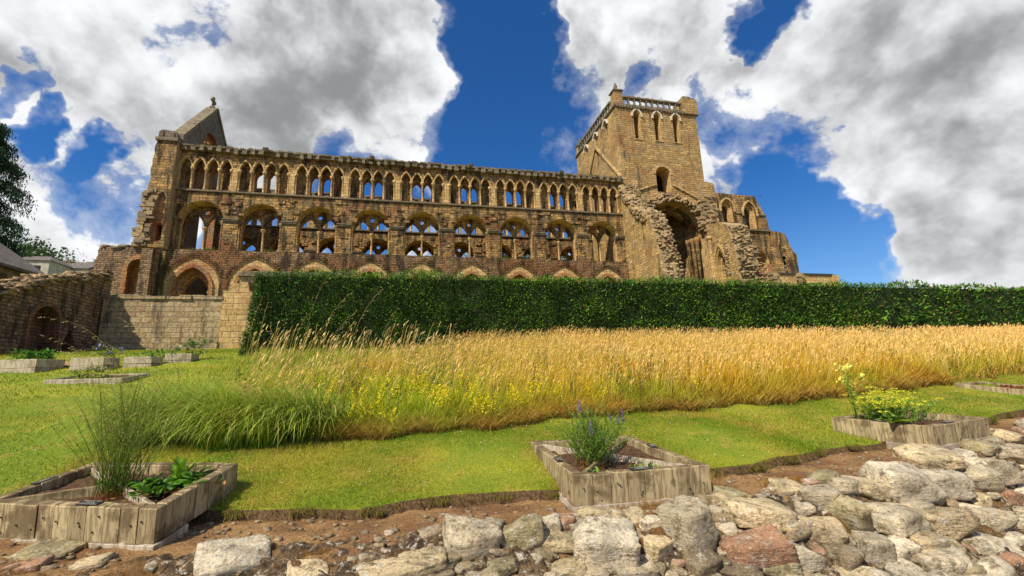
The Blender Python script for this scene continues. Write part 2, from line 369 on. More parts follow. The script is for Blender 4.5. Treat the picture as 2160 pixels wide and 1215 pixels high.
YS, YN = 37.0, 48.0
def nave_side(ys, north=False):
    """one long wall of the nave, built for the south side at y = 37"""
    # --- arcade stage
    mb = MB(); holes = [pointed(x, 1.85, 3.2, 7.55, 9.98, 10) for x in BX]
    top = jag([(21.05, 10.55), (-17.9, 10.55)], .03, .5)
    mb.panel([(-17.9, 3.0), (21.05, 3.0)]+top, holes, ys-.28, ys+1.3, 'y', 0, side=0, hside=1)
    arc = part(mb, 'arcade_wall', [MAT['rubble'], MAT['ash_red']])
    mb = MB()
    x = BX[0]
    mb.panel(pointed(x, 1.86, 3.2, 7.55, 9.99, 10), [pointed(x, 1.36, 3.21, 7.45, 9.30, 10)], ys-.18, ys+.3, 'y', 0, side=0)
    mb.panel(pointed(x, 1.46, 3.2, 7.45, 9.43, 10), [pointed(x, 1.24, 3.21, 7.4, 9.13, 10)], ys-.32, ys-.14, 'y', 1, side=1)
    mb.panel(pointed(x, 1.38, 3.2, 7.45, 9.32, 10), [pointed(x, 1.0, 3.21, 7.3, 8.80, 10)], ys+.28, ys+1.1, 'y', 1, side=1)
    mb.panel(pointed(x, 1.10, 3.2, 7.3, 8.92, 10), [pointed(x, .86, 3.21, 7.2, 8.6, 10)], ys+.5, ys+.9, 'y', 1, side=1)
    for s in (-1, 1):
        for r_, yy in ((1.33, ys+.16), (1.02, ys+.42)):
            mb.lathe(x+s*r_, yy, [(.13, 3.2), (.13, 7.1), (.2, 7.22), (.22, 7.4), (.16, 7.42)], 8, 1)
    # fan of thin voussoirs round the head
    pts = pointed(x, 2.0, None, 7.55, 10.12, 16)
    for i in range(4, len(pts)-4):
        a, b_ = pts[i], pts[i+1]
        for t in (.0, .5):
            px, pz = a[0]+(b_[0]-a[0])*t, a[1]+(b_[1]-a[1])*t
            nx, nz = b_[1]-a[1], -(b_[0]-a[0]); L = math.hypot(nx, nz); nx, nz = -nx/L, -nz/L
            if (px-x)*nx < 0 or nz < -.2: nx, nz = -nx, -nz
            ln = random.uniform(.18, .36)
            T = Matrix.Translation((px+nx*ln/2, ys-.29, pz+nz*ln/2)) @ Matrix.Rotation(-math.atan2(nz, nx), 4, 'Y')
            mb.box(-ln/2, ln/2, -random.uniform(.02, .06), .05, -.032, .032, 2, T)
    m0 = part(mb, 'arch_moulding', [MAT['ash_pale'], MAT['ash_red'], MAT['rubble']], arc)
    for i in range(1, 9): copy_obj(m0, arc, BAY*i)
    # --- triforium stage
    mb = MB(); rr = random.Random(4 if north else 3)
    holes = []
    for x in BX: holes.append([(a+rr.uniform(-.025, .025), z+rr.uniform(-.025, .025)) for a, z in round_arch(x, 1.6, 10.6, 13.0)])
    mb.panel([(-17.85, 10.53), (20.3, 10.53), (20.3, 15.36), (-17.85, 15.36)], holes, ys, ys+.75, 'y', 0, hside=1)
    for i in range(10):     # broken stones and stubs of the lost aisle vault on the spandrels
        xx = X0-BAY/2+BAY*i
        for k in range(10):
            px, pz = xx+rr.uniform(-.9, .9), rr.uniform(13.5, 15.1)
            if i in (0, 9) and abs(px) > 17.8: continue
            w, h, d = rr.uniform(.12, .35), rr.uniform(.08, .2), rr.uniform(.03, .12)
            mb.box(px-w, px+w, ys-d, ys+.1, pz-h, pz+h, 0)
        for k in range(7):
            px, pz = xx+rr.uniform(-.35, .35), rr.uniform(10.8, 12.6)
            w, h, d = rr.uniform(.1, .18), rr.uniform(.08, .16), rr.uniform(.02, .07)
            mb.box(px-w, px+w, ys-d, ys+.1, pz-h, pz+h, 0)
    tri = part(mb, 'triforium_wall', [MAT['ash'], MAT['ash_pale']])
    mb = MB(); x = BX[0]
    mb.panel(round_arch(x, 1.615, 10.55, 13.0), [round_arch(x, 1.55, 10.56, 13.0)], ys+.3, ys+1.25, 'y', 1)
    mb.panel(round_arch(x, 1.57, 10.55, 13.0), [pointed(x-.785, .725, 10.62, 12.55, 13.86), pointed(x+.785, .725, 10.62, 12.55, 13.86), circle(x, 14.0, .2, 9)], ys+1.0, ys+1.24, 'y', 0)
    for s in (-1, 1):       # small mouldings on the two lights
        mb.panel(pointed(x+s*.785, .78, 10.62, 12.55, 13.94), [pointed(x+s*.785, .70, 10.63, 12.55, 13.82)], ys+.94, ys+1.01, 'y', 0)
    ty0 = part(mb, 'tympanum', [MAT['ash'], MAT['ash_pale']], tri)
    mb = MB(); mb.lathe(x, ys+.9, [(.17, 10.56), (.10, 10.75), (.085, 10.8), (.08, 12.35), (.10, 12.4), (.19, 12.58), (.21, 12.68), (.17, 12.7)], 10)
    co0 = part(mb, 'column', MAT['ash_pale'], tri, True)
    ja0, ja1 = [], []
    for s, L_ in ((-1, ja0), (1, ja1)):
        mb = MB(); mb.lathe(x+s*1.5, ys+.14, [(.17, 10.56), (.11, 10.72), (.10, 12.7), (.19, 12.9), (.2, 13.02), (.15, 13.03)], 8); L_.append(part(mb, 'jamb_shaft', MAT['ash'], tri, True))
    for i in range(1, 9):
        for o in (ty0, co0, ja0[0], ja1[0]): copy_obj(o, tri, BAY*i)
    xx = X0-BAY/2; mb = MB()
    for z0, z1, d in ((12.9, 12.98, .05), (12.98, 13.10, .12), (13.10, 13.18, .17)): mb.box(xx-.53-d*.4, xx+.53+d*.4, ys-d, ys+.5+d*.1, z0, z1)
    im0 = part(mb, 'impost', MAT['coping'], tri); 
    for i in range(1, 10): copy_obj(im0, tri, BAY*i-(.25 if i == 9 else 0))
    # --- clerestory stage
    mb = MB(); holes = []; off = (-1.425, -.475, .475, 1.425)
    for x in BX: holes += [pointed(x+o, .41, 15.5, 17.35, 18.18, 5) for o in off]
    mb.panel([(-17.85, 15.34), (20.3, 15.34), (20.3, 18.78), (-17.85, 18.78)], holes, ys, ys+.26, 'y', 0, hside=1)
    for i in range(10):
        xx = X0-BAY/2+BAY*i
        if i in (0, 9): continue
        mb.box(xx-.2, xx+.2, ys-.09, ys+.05, 15.42, 17.5, 1)
    # back wall of the passage; blind outside, broken lights in the middle
    holes = []
    for x in BX:
        for o in ((-.475, .475) if not north else off):
            w = rr.uniform(.30, .36) if not north else .38
            holes.append([(a+rr.uniform(-.03, .03), z+rr.uniform(-.04, .04)) for a, z in pointed(x+o, w, 15.5, 17.0 if not north else 17.3, 17.6 if not north else 18.05, 5)])
    mb.panel([(-17.85, 15.34), (20.3, 15.34), (20.3, 18.78), (-17.85, 18.78)], holes, ys+.42, ys+1.1, 'y', 0, hside=2)
    cle = part(mb, 'clerestory_wall', [MAT['ash'], MAT['ash_pale'], MAT['ash_red']])
    mb = MB(); x = BX[0]
    for o in off:
        a = pointed(x+o, .50, None, 17.35, 18.34, 6); b_ = pointed(x+o, .40, None, 17.35, 18.18, 6)
        mb.panel(a+list(reversed(b_)), [], ys-.085, ys+.03, 'y', 0)
    ho0 = part(mb, 'hood_mould', MAT['ash_pale'], cle)
    for i in range(1, 9): copy_obj(ho0, cle, BAY*i)
    mb = MB(); mb.lathe(x-1.9, ys+.04, [(.14, 15.5), (.085, 15.62), (.08, 17.08), (.1, 17.1), (.17, 17.28), (.18, 17.38), (.13, 17.39)], 8)
    sh0 = part(mb, 'shaft', MAT['ash_pale'], cle, True)
    for i in range(9):
        for k in range(5):
            if i or k:
                dx = BAY*i+.95*k
                if k in (0, 4): dx += .06 if k == 0 else -.06
                copy_obj(sh0, cle, dx)
    mb = MB(); mb.box(-17.85, 20.35, ys-.13, ys+1.2, 15.36, 15.5)
    part(mb, 'string_course', MAT['coping'], cle)
    # --- cornice with its corbel table
    mb = MB(); z0 = 18.8
    mb.box(-17.95, 20.42, ys-.36, ys+1.4, 19.0, 19.12, 0)
    mb.box(-17.95, 20.42, ys-.26, ys+1.3, 18.78, 19.0, 0)
    n = 62
    for k in range(n):
        xx = -17.8+38.0*(k+.5)/n
        if rr.random() < .12: continue
        w = rr.uniform(.12, .2); h = rr.uniform(.22, .42); d = rr.uniform(.3, .5)
        mb.box(xx-w, xx+w, ys-d, ys+.05, 18.98-h, 18.995, 0)
    for k in range(150):
        xx = rr.uniform(-17.8, 20.3); w = rr.uniform(.05, .2)
        mb.box(xx-w, xx+w, ys-rr.uniform(.37, .43), ys+rr.uniform(-.2, .8), 19.05, 19.12+rr.uniform(.01, .09), 0)
    cor = part(mb, 'cornice', MAT['coping'])
    return [arc, tri, cle, cor]
stages = nave_side(YS)
nave_side(45.0, True)               # the north wall, seen through the openings of the south wall
# spouts that stick out of the cornice
for u, v in ((565, 322), (786, 336), (991, 352), (1180, 365)):
    p = at_y(u, v, 36.6); mb = MB()
    T = Matrix.Translation((p[0], 36.6, 19.02)) @ Matrix.Rotation(.35, 4, 'X')
    mb.box(-.13, .13, -.5, .2, -.1, .12, 0, T); mb.box(-.2, .2, -.62, -.42, -.05, .24, 0, T); mb.box(-.09, .09, -.72, -.6, .04, .18, 0, T)
    part(mb, 'water_spout', MAT['coping'], stages[3])

# --- west end: broken turret, extension of the lower wall, gable
rr = random.Random(11)
mb = MB()
out = [(-17.84, 10.5), (-17.84, 19.2)] + [(-17.95, 19.35), (-19.15, 19.3), (-19.2, 19.0)] + jag([(-19.3, 18.6), (-19.35, 15.6), (-19.4, 15.2), (-19.48, 13), (-19.58, 10.5)], .06, .3, rnd=rr)
niche = [(-18.1, 10.9), (-18.1, 14.4), (-18.35, 14.9), (-18.75, 14.6), (-18.8, 10.9)]
mb.panel(out, [niche], YS-.7, YS+1.6, 'y', 0, side=1, hside=2)
mb.panel([(-18.0, 10.8), (-18.0, 15), (-18.9, 15), (-18.9, 10.8)], [[(-18.62, 11.1), (-18.2, 11.1), (-18.2, 12.35), (-18.62, 12.35)]], YS-.45, YS+.2, 'y', 2, hside=2)
mb.box(-19.3, -17.8, YS-.85, YS+1.7, 19.1, 19.35, 3)
for k in range(70):
    z = rr.uniform(10.6, 15.0); x = -19.0-rr.uniform(.0, .75)+(z-10.5)*.05
    w, h = rr.uniform(.1, .3), rr.uniform(.07, .16); d = rr.uniform(.72, .9)
    mb.box(x-w, x+w, YS-d, YS-.5, z-h, z+h, 1)
tw = part(mb, 'west_turret', [MAT['ash'], MAT['core'], MAT['ash_red'], MAT['coping']])
mb = MB(); mb.panel([(-19.25, 19.33), (-17.9, 19.33), (-17.95, 19.75), (-18.1, 20.02), (-19.0, 20.12), (-19.22, 19.95)], [], YS-.6, YS+1.2, 'y', 0)
mb.box(-19.1, -18.9, YS-.66, YS-.58, 19.36, 20.0, 0); mb.box(-18.35, -18.15, YS-.66, YS-.58, 19.36, 19.9, 0)
part(mb, 'turret_cap', MAT['gable'], tw)
mb = MB()
top = ruin([(-17.9, 10.5), (-19.5, 10.62), (-21.0, 10.45), (-21.95, 10.35)], rr)
left = jag([(-22.05, 10.2), (-22.1, 8.8), (-22.5, 8.6), (-22.6, 7.2), (-23, 7.0), (-23.2, 3)], .07, .25, rnd=rr)
mb.panel([(-17.9, 3.0)]+top+left, [round_arch(-19.42, .72, 6.2, 9.0, 12)], YS-.45, YS+1.0, 'y', 0, hside=1)
mb.panel(round_arch(-19.42, .9, 6.2, 9.0, 12), [round_arch(-19.42, .6, 6.21, 9.0, 12)], YS-.53, YS-.3, 'y', 1)
mb.box(-20.4, -18.5, YS+.25, YS+.5, 6.0, 10.2, 1)
mb.box(-19.75, -19.15, YS+.05, YS+.3, 6.2, 8.1, 1)
mb.box(-18.78, -18.1, YS-1.5, YS-.4, 3, 10.15, 0); mb.box(-17.95, -17.75, YS-.55, YS-.2, 3, 10.3, 2)
ew = part(mb, 'west_range_stub', [MAT['darkrub'], MAT['ash_red'], MAT['ash']])
V, Fc = rubble_mesh([((rr.uniform(-22, -17.9), YS+rr.uniform(-.4, .9), 10.5+rr.uniform(-.1, .15)), (rr.uniform(.3, .7), rr.uniform(.3, .6), rr.uniform(.15, .3))) for k in range(60)])
part_np('loose_stone', V, Fc, MAT['core'], ew)
mb = MB(); XG = -17.9
gab = [(YS+.5, 3), (YN+1, 3), (YN+1, 19.6), (42.3, 25.75), (YS+.4, 20.1)]
ghole = round_arch(42.0, 1.5, 20.9, 21.5, 16)
mb.panel(gab, [ghole, round_arch(42.8, 1.5, 11.2, 17.0, 14)], XG-.75, XG, 'x', 0, hside=1)
gb = part(mb, 'west_gable', [MAT['gable'], MAT['ash_red']])
mb = MB()
mb.panel(circle(42.0, 21.5, 1.49, 24), [circle(42.0+.95*math.cos(a), 21.5+.95*math.sin(a), .3, 10) for a in [2*PI*k/8 for k in range(8)]]+[circle(42.0, 21.5, .35, 10)], XG-.6, XG-.35, 'x', 0)
part(mb, 'wheel_tracery', MAT['ash_red'], gb)
mb = MB()
for (ya, za), (yb, zb) in (((YS+.1, 20.0), (42.3, 25.9)), ((42.3, 25.9), (YN+1.3, 19.5))):
    L = math.hypot(yb-ya, zb-za); n = 8
    for k in range(n):
        t0, t1 = k/n, (k+1)/n-.004
        P = lambda t, o: (ya+(yb-ya)*t-(zb-za)/L*o, za+(zb-za)*t+(yb-ya)/L*o)
        e = rr.uniform(0, .03)
        mb.panel([P(t0, -.18), P(t1, -.18), P(t1, .14+e), P(t0, .14+e)], [], XG-.83, XG+.08, 'x', 0)
mb.box(XG-.85, XG+.1, YS-.05, YS+.7, 19.3, 20.2, 0)
part(mb, 'gable_coping', MAT['coping'], gb)
mb = MB(); cz = 25.85; cxx = XG-.4
mb.box(cxx-.2, cxx+.2, 42.1, 42.5, cz, cz+.25); mb.box(cxx-.09, cxx+.09, 42.21, 42.39, cz+.25, cz+1.1)
for a in range(4):
    T = Matrix.Translation((cxx, 42.3, cz+.85)) @ Matrix.Rotation(a*PI/2, 4, 'X')
    mb.panel([(-.07, .05), (.07, .05), (.17, .36), (.0, .43), (-.17, .36)], [], -.08, .08, 'x', 0)
    k = len(mb.v)-10
    for i in range(k, len(mb.v)): mb.v[i] = tuple(T @ Vector(mb.v[i]))
part(mb, 'cross', MAT['coping'], gb)

# --- crossing tower
XW, XE, TY0, TY1, TZ = 20.43, 29.87, 37.0, 48.0, 27.4
mb = MB()
LW = (22.74, 25.08, 27.3)
door = round_arch(25.1, .82, 18.1, 20.05, 12)
big = jag(round_arch(25.75, 3.32, 3.3, 13.75, 20), .05, .4, True, rr)
mb.panel([(XW, 3), (XE, 3), (XE, TZ), (XW, TZ)], [pointed(x, .36, 23.8, 26.45, 26.98, 5) for x in LW]+[door, big], TY0, TY0+1.5, 'y', 0, hside=1)
LY = (39.55, 42.1, 44.85)
mb.panel([(TY0+1.5, 3), (TY1-1.5, 3), (TY1-1.5, TZ), (TY0+1.5, TZ)], [pointed(y, .40, 23.8, 26.55, 27.1, 5) for y in LY], XW, XW+1.4, 'x', 0, hside=1)
mb.panel([(TY0+1.5, 3), (TY1-1.5, 3), (TY1-1.5, TZ), (TY0+1.5, TZ)], [pointed(y, .40, 23.8, 26.55, 27.1, 5) for y in LY], XE-1.4, XE, 'x', 0, hside=1)
mb.panel([(XW, 3), (XE, 3), (XE, TZ), (XW, TZ)], [pointed(x, .36, 23.8, 26.45, 26.98, 5) for x in LW], TY1-1.5, TY1, 'y', 0, hside=1)
mb.box(XW+1.41, XE-1.41, TY0+1.51, TY1-1.51, 27.0, 27.3, 0); mb.box(XW+1.41, XE-1.41, TY0+1.51, TY1-1.51, 17.4, 17.7, 0)
tow = part(mb, 'tower', [MAT['ash_tower'], MAT['ash_pale']])
mb = MB()           # inner orders of the great arch and the shafts of the crossing piers
mb.panel(round_arch(25.75, 3.4, 3.3, 13.75, 20), [round_arch(25.75, 3.15, 3.31, 13.7, 20)], TY0+.9, TY0+1.48, 'y', 0)
mb.panel(round_arch(25.75, 3.2, 3.3, 13.7, 20), [round_arch(25.75, 2.95, 3.31, 13.7, 20)], TY0+1.4, TY0+2.0, 'y', 0)
part(mb, 'crossing_arch', MAT['ash'], tow)
for x, y in ((28.6, 37.7), (28.45, 38.15), (28.25, 38.6)):
    mb = MB(); mb.lathe(x, y, [(.2, 3.3), (.2, 12.9), (.3, 13.15), (.36, 13.4), (.36, 13.6), (.2, 13.62)], 10, 0); part(mb, 'pier_shaft', MAT['ash'], tow, True)
pale_hood = plain_mat('pale_weathered_hood', (.55, .50, .42), .9, 5, .25)
for x in LW:
    mb = MB()
    for r0, r1, d0, d1, mi in ((.62, .47, -.14, .02, 0), (.45, .37, -.05, .02, 1)):
        a = pointed(x, r0, None, 26.45, 26.98+(r0-.36)*1.25, 6); b_ = pointed(x, r1, None, 26.45, 26.98+(r1-.36)*1.25, 6)
        mb.panel(a+list(reversed(b_)), [], TY0+d0, TY0+d1, 'y', mi)
    for s in (-1, 1): mb.box(x+s*.545-.1, x+s*.545+.1, TY0-.15, TY0+.02, 26.34, 26.46, 0)
    mb.box(x-.5, x+.5, TY0-.06, TY0+.02, 23.7, 23.8, 1); part(mb, 'hood_mould', [pale_hood, MAT['ash_pale']], tow)
for y in LY:
    mb = MB()
    a = pointed(y, .66, None, 26.55, 27.38, 6); b_ = pointed(y, .5, None, 26.55, 27.2, 6)
    mb.panel(a+list(reversed(b_)), [], XW-.14, XW+.02, 'x', 0); part(mb, 'hood_mould', pale_hood, tow)
mb = MB()
a = round_arch(25.1, 1.12, 20.05, 20.05, 12)[1:-1]; b_ = round_arch(25.1, .84, 20.05, 20.05, 12)[1:-1]
mb.panel(a+list(reversed(b_)), [], TY0-.06, TY0+.02, 'y', 1)
part(mb, 'hood_mould', [pale_hood, MAT['ash_pale']], tow)
mb = MB()           # corbel course under the parapet
mb.box(XW-.16, XE+.16, TY0-.16, TY1+.16, TZ, TZ+.2, 0); mb.box(XW-.08, XE+.08, TY0-.08, TY1+.08, TZ-.14, TZ, 0)
for k in range(30):
    x = XW+.1+(XE-XW-.2)*k/29; w = rr.uniform(.06, .12); mb.box(x-w, x+w, TY0-.2, TY0, TZ-.24+rr.uniform(0, .1), TZ-.005, 0)
part(mb, 'corbel_course', MAT['coping'], tow)
mb = MB()           # pierced parapet: balusters, lobed openings and a rounded top rail
def balus(xa, ya, xb, yb, n):
    dx, dy = (xb-xa)/n, (yb-ya)/n; al = 'y' if abs(dx) > abs(dy) else 'x'; L = abs(dx)+abs(dy)
    a0 = xa if al == 'y' else ya; c = ya if al == 'y' else xa; sg = 1 if (dx+dy) > 0 else -1
    holes = []; z0 = TZ+.2
    for k in range(n):
        cc = a0+sg*L*(k+.5)
        h = [(cc-.22, z0+.12), (cc+.22, z0+.12), (cc+.22, z0+.30), (cc+.3, z0+.45), (cc+.22, z0+.58), (cc+.22, z0+.66), (cc+.06, z0+.62), (cc, z0+.74), (cc-.06, z0+.62), (cc-.22, z0+.66), (cc-.22, z0+.58), (cc-.3, z0+.45), (cc-.22, z0+.30)]
        holes.append(h)
    lo, hi = sorted((a0, a0+sg*L*n))
    mb.panel([(lo, z0-.01), (hi, z0-.01), (hi, z0+.86), (lo, z0+.86)], holes, c-.07, c+.07, al, 0)
    for k in range(n+1):
        cc = a0+sg*L*k
        if al == 'y': mb.lathe(cc, c-.11, [(.08, z0), (.05, z0+.12), (.06, z0+.35), (.045, z0+.5), (.07, z0+.8)], 6, 0)
        else: mb.lathe(c-.11, cc, [(.08, z0), (.05, z0+.12), (.06, z0+.35), (.045, z0+.5), (.07, z0+.8)], 6, 0)
    for k in range(n*2):
        cc = a0+sg*L*(k+.5)/2; w = L/4*.93
        if al == 'y': mb.box(cc-w, cc+w, c-.2, c+.2, z0+.85, z0+1.02+rr.uniform(-.03, .03), 0)
        else: mb.box(c-.2, c+.2, cc-w, cc+w, z0+.85, z0+1.02+rr.uniform(-.03, .03), 0)
balus(21.3, 37.1, 28.2, 37.1, 10); balus(20.53, 38.0, 20.53, 47.2, 14); balus(29.75, 38.8, 29.75, 47.2, 13); balus(21.3, 47.9, 29, 47.9, 11)
part(mb, 'parapet', MAT['coping'], tow)
def pinnacle(x, y, w, h, fin):
    mb = MB(); z = TZ+.2
    mb.box(x-w, x+w, y-w, y+w, z-.01, z+h, 0); mb.box(x-w-.12, x+w+.12, y-w-.12, y+w+.12, z+h, z+h+.12, 1)
    mb.add([(x-w, y-w, z+h+.12), (x+w, y-w, z+h+.12), (x+w, y+w, z+h+.12), (x-w, y+w, z+h+.12), (x, y, z+h+.5)], [(0, 1, 4), (1, 2, 4), (2, 3, 4), (3, 0, 4)], 1)
    p = part(mb, 'pinnacle', [MAT['ash_tower'], MAT['coping']], tow)
    if fin:
        q = MB(); b0 = z+h+.3
        q.lathe(x, y, [(.2, b0), (.24, b0+.1), (.14, b0+.2), (.2, b0+.38), (.22, b0+.5), (.1, b0+.62), (.13, b0+.72), (.11, b0+.84), (.03, b0+.9)], 8, 0)
        o = q.build('finial', MAT['coping'], None, True); o.parent = tow; o.matrix_parent_inverse = mat_world(tow).inverted()
    return p
pinnacle(20.85, 37.42, .45, 1.55, True); pinnacle(20.85, 47.6, .4, 1.1, True); pinnacle(29.4, 47.5, .42, 1.4, False)
mb = MB(); mb.box(28.3, 30.06, 36.82, 38.6, TZ-.05, TZ+1.75, 0); mb.box(28.42, 29.94, 36.95, 38.4, TZ+1.75, TZ+1.95, 1); mb.box(28.6, 29.5, 37.05, 38.2, TZ+1.95, TZ+2.15, 1); mb.box(28.25, 30.12, 36.77, 38.65, TZ-.16, TZ-.05, 1)
part(mb, 'stair_turret', [MAT['ash_tower'], MAT['coping']], tow)
mb = MB()           # scars of the lost roofs
def strip(mb, a, b_, w, c0, c1, axis):
    L = math.hypot(b_[0]-a[0], b_[1]-a[1]); nx, nz = -(b_[1]-a[1])/L*w, (b_[0]-a[0])/L*w
    mb.panel([(a[0]-nx, a[1]-nz), (b_[0]-nx, b_[1]-nz), (b_[0]+nx, b_[1]+nz), (a[0]+nx, a[1]+nz)], [], c0, c1, axis, 0)
strip(mb, (37.1, 19.5), (42.25, 25.6), .11, XW-.16, XW+.02, 'x'); part(mb, 'roof_scar', MAT['ash_pale'], tow); mb = MB(); strip(mb, (42.26, 25.6), (47.6, 19.3), .11, XW-.16, XW+.02, 'x')
part(mb, 'roof_scar', MAT['ash_pale'], tow); mb = MB(); strip(mb, (21.3, 17.8), (24.15, 18.85), .07, TY0-.16, TY0+.02, 'y'); part(mb, 'roof_scar', MAT['ash_pale'], tow); mb = MB(); strip(mb, (26.1, 18.9), (28.6, 17.7), .07, TY0-.16, TY0+.02, 'y')
part(mb, 'roof_scar', MAT['ash_pale'], tow)
mb = MB()           # broken stair buttress at the south-east corner
mb.panel([(28.9, 14.2)]+jag([(30.5, 13.6), (30.55, 18.95)], .05, .4, rnd=rr)+[(30.45, 19.2), (29.2, 19.35), (28.95, 18.6)]+jag([(28.9, 18), (28.5, 16.5), (28.9, 14.2)], .1, .3, rnd=rr)[:-1], [], TY0-.55, TY0+.6, 'y', 0, side=1)
for k in range(60):
    x, z = rr.uniform(28.4, 30.5), rr.uniform(14.0, 17.8); w, h = rr.uniform(.1, .28), rr.uniform(.07, .17)
    mb.box(x-w, x+w, TY0-.55-rr.uniform(.02, .25), TY0-.2, z-h, z+h, 1)
part(mb, 'buttress', [MAT['ash_tower'], MAT['core']])
# ragged stones above the great arch
spots = []
for k in range(190):
    a = rr.uniform(.12, PI-.02); r_ = 3.2+rr.uniform(-.05, .75)*(1 if a < 2.4 else 1.3); x, z = 25.6+r_*math.cos(a), 13.9+r_*math.sin(a)
    spots.append(((x, TY0-.05-rr.uniform(-.1, .25), z), (rr.uniform(.15, .42), rr.uniform(.2, .45), rr.uniform(.12, .28))))
V, Fc = rubble_mesh(spots); part_np('arch_rubble', V, Fc, MAT['core'], tow)

# --- stumps of the south transept
mb = MB()
prof = [(36.98, 3), (36.98, 18.6)]+jag([(36.6, 18.4), (35.9, 17.2), (34.6, 15.3), (32.6, 13.8), (31.7, 11.5), (31.2, 8.5), (30.7, 3)], .12, .35, rnd=rr)
mb.panel(prof, [], 20.12, 21.7, 'x', 0, side=1)
tr = part(mb, 'transept_wall', [MAT['ash_tower'], MAT['core']])
spots = []
ctrl = [(36.6, 18.3), (35.9, 17.1), (34.6, 15.2), (32.6, 13.7), (31.7, 11.5), (31.2, 8.5), (30.9, 5)]
for k in range(900):
    t = rr.random()*(len(ctrl)-1); i = int(t); t -= i
    y = ctrl[i][0]+(ctrl[i+1][0]-ctrl[i][0])*t; z = ctrl[i][1]+(ctrl[i+1][1]-ctrl[i][1])*t
    wide = 1.55+.35*max(0, (13-z))/6
    spots.append(((20.25+rr.random()*wide, y+rr.uniform(-.15, .3), z+rr.uniform(-.15, .12)), (rr.uniform(.15, .36), rr.uniform(.15, .36), rr.uniform(.10, .2))))
for k in range(120):
    y = rr.uniform(33, 36.9); z0 = np.interp(y, [31.2, 32.6, 34.6, 35.9, 37], [8.5, 13.7, 15.2, 17.1, 18.4]); x = 20.1
    spots.append(((x, y, z0-rr.uniform(0, .9)), (.35, rr.uniform(.3, .6), rr.uniform(.15, .3))))
V, Fc = rubble_mesh(spots); part_np('rubble_core', V, Fc, MAT['core'], tr)
mb = MB()
prof = [(37.0, 3), (37.0, 15.0)]+jag([(36.5, 14.6), (34.6, 14.2), (33.6, 13.6), (33.0, 10.9), (32.8, 3)], .07, .4, rnd=rr)
mb.panel(prof, [pointed(35.0, .55, 4, 9.9, 11.5, 8)], 28.9, 31.2, 'x', 0, side=1, hside=2)
mb.panel(pointed(35.0, .95, 4, 10.0, 12.2, 8), [pointed(35.0, .75, 4.01, 10.0, 11.9, 8)], 28.78, 29.0, 'x', 2)
mb.panel(pointed(35.0, .56, 4, 9.9, 11.52, 8), [pointed(35.0, .4, 4.01, 9.9, 11.1, 8)], 29.3, 29.7, 'x', 2)
mb.box(29.9, 30.2, 34.3, 35.7, 4, 11.6, 0)
mb.box(28.6, 28.95, 36.2, 36.98, 3, 13.2, 2); mb.lathe(28.75, 36.0, [(.18, 3), (.18, 12.8), (.3, 13.0), (.3, 13.2)], 8, 2)
tr2 = part(mb, 'transept_wall', [MAT['ash_tower'], MAT['core'], MAT['ash_pale']])
spots = []
ctrl = [(33.6, 13.5), (33.0, 10.9), (32.6, 8), (32.4, 5)]
for k in range(480):
    t = rr.random()*(len(ctrl)-1); i = int(t); t -= i
    y = ctrl[i][0]+(ctrl[i+1][0]-ctrl[i][0])*t; z = ctrl[i][1]+(ctrl[i+1][1]-ctrl[i][1])*t
    spots.append(((29.0+rr.random()*(2.2+.1*(13-z)), y+rr.uniform(-.15, .25), z+rr.uniform(-.1, .1)), (rr.uniform(.15, .36), rr.uniform(.15, .36), rr.uniform(.10, .2))))
for k in range(60):
    z = rr.uniform(6, 12); spots.append(((28.9, 34.1+rr.uniform(-.15, .2), z), (.3, rr.uniform(.25, .5), rr.uniform(.15, .3))))
V, Fc = rubble_mesh(spots); part_np('rubble_core', V, Fc, MAT['core'], tr2)

# --- choir wall
mb = MB()
out = [(30.4, 3), (40.4, 3)]+jag([(40.05, 9.8), (40.15, 12.1)], .03, .5, rnd=rr)+[(39.75, 12.35)]+ruin([(39.7, 12.5), (39.0, 14.3)], rr, (.3, .5), (0, .2))+[(38.6, 14.42), (37.15, 14.6), (37.05, 15.9), (36.75, 16.5)]+jag([(36.7, 16.7), (35.9, 18.42), (30.4, 18.5)], .02, .6, rnd=rr)
W1 = pointed(32.25, .62, 15.35, 16.75, 17.65, 7); W2 = pointed(34.95, .66, 14.62, 16.4, 17.5, 7); A3 = round_arch(35.4, 1.1, 9.5, 11.2, 12)
mb.panel(out, [W1, W2, A3], TY0+.1, TY0+1.2, 'y', 0, hside=1)
mb.panel(round_arch(35.4, 1.3, 9.45, 11.2, 12), [], TY0+.9, TY0+1.1, 'y', 2)
mb.box(30.6, 37.2, TY0-.08, TY0+.15, 14.44, 14.6, 3); mb.box(33.2, 34.1, TY0-.02, TY0+.12, 16.3, 16.4, 3); mb.box(35.85, 37.0, TY0-.02, TY0+.12, 16.2, 16.32, 3)
mb.box(37.1, 37.9, TY0-.25, TY0+.2, 3, 14.4, 0); mb.box(33.6, 34.1, TY0-.2, TY0+.15, 3, 14.4, 0)
for k in range(40):
    z = rr.uniform(9.8, 13.0); x = 38.0+rr.uniform(-.2, .35); w, h = rr.uniform(.1, .25), rr.uniform(.06, .14)
    mb.box(x-w, x+w, TY0-.12, TY0+.2, z-h, z+h, 4)
mb.box(36.35, 36.75, TY0+.04, TY0+.3, 9.6, 10.9, 2)
cw = part(mb, 'choir_wall', [MAT['ash'], MAT['ash_pale'], MAT['ash_red'], MAT['coping'], MAT['core']])
mb = MB()
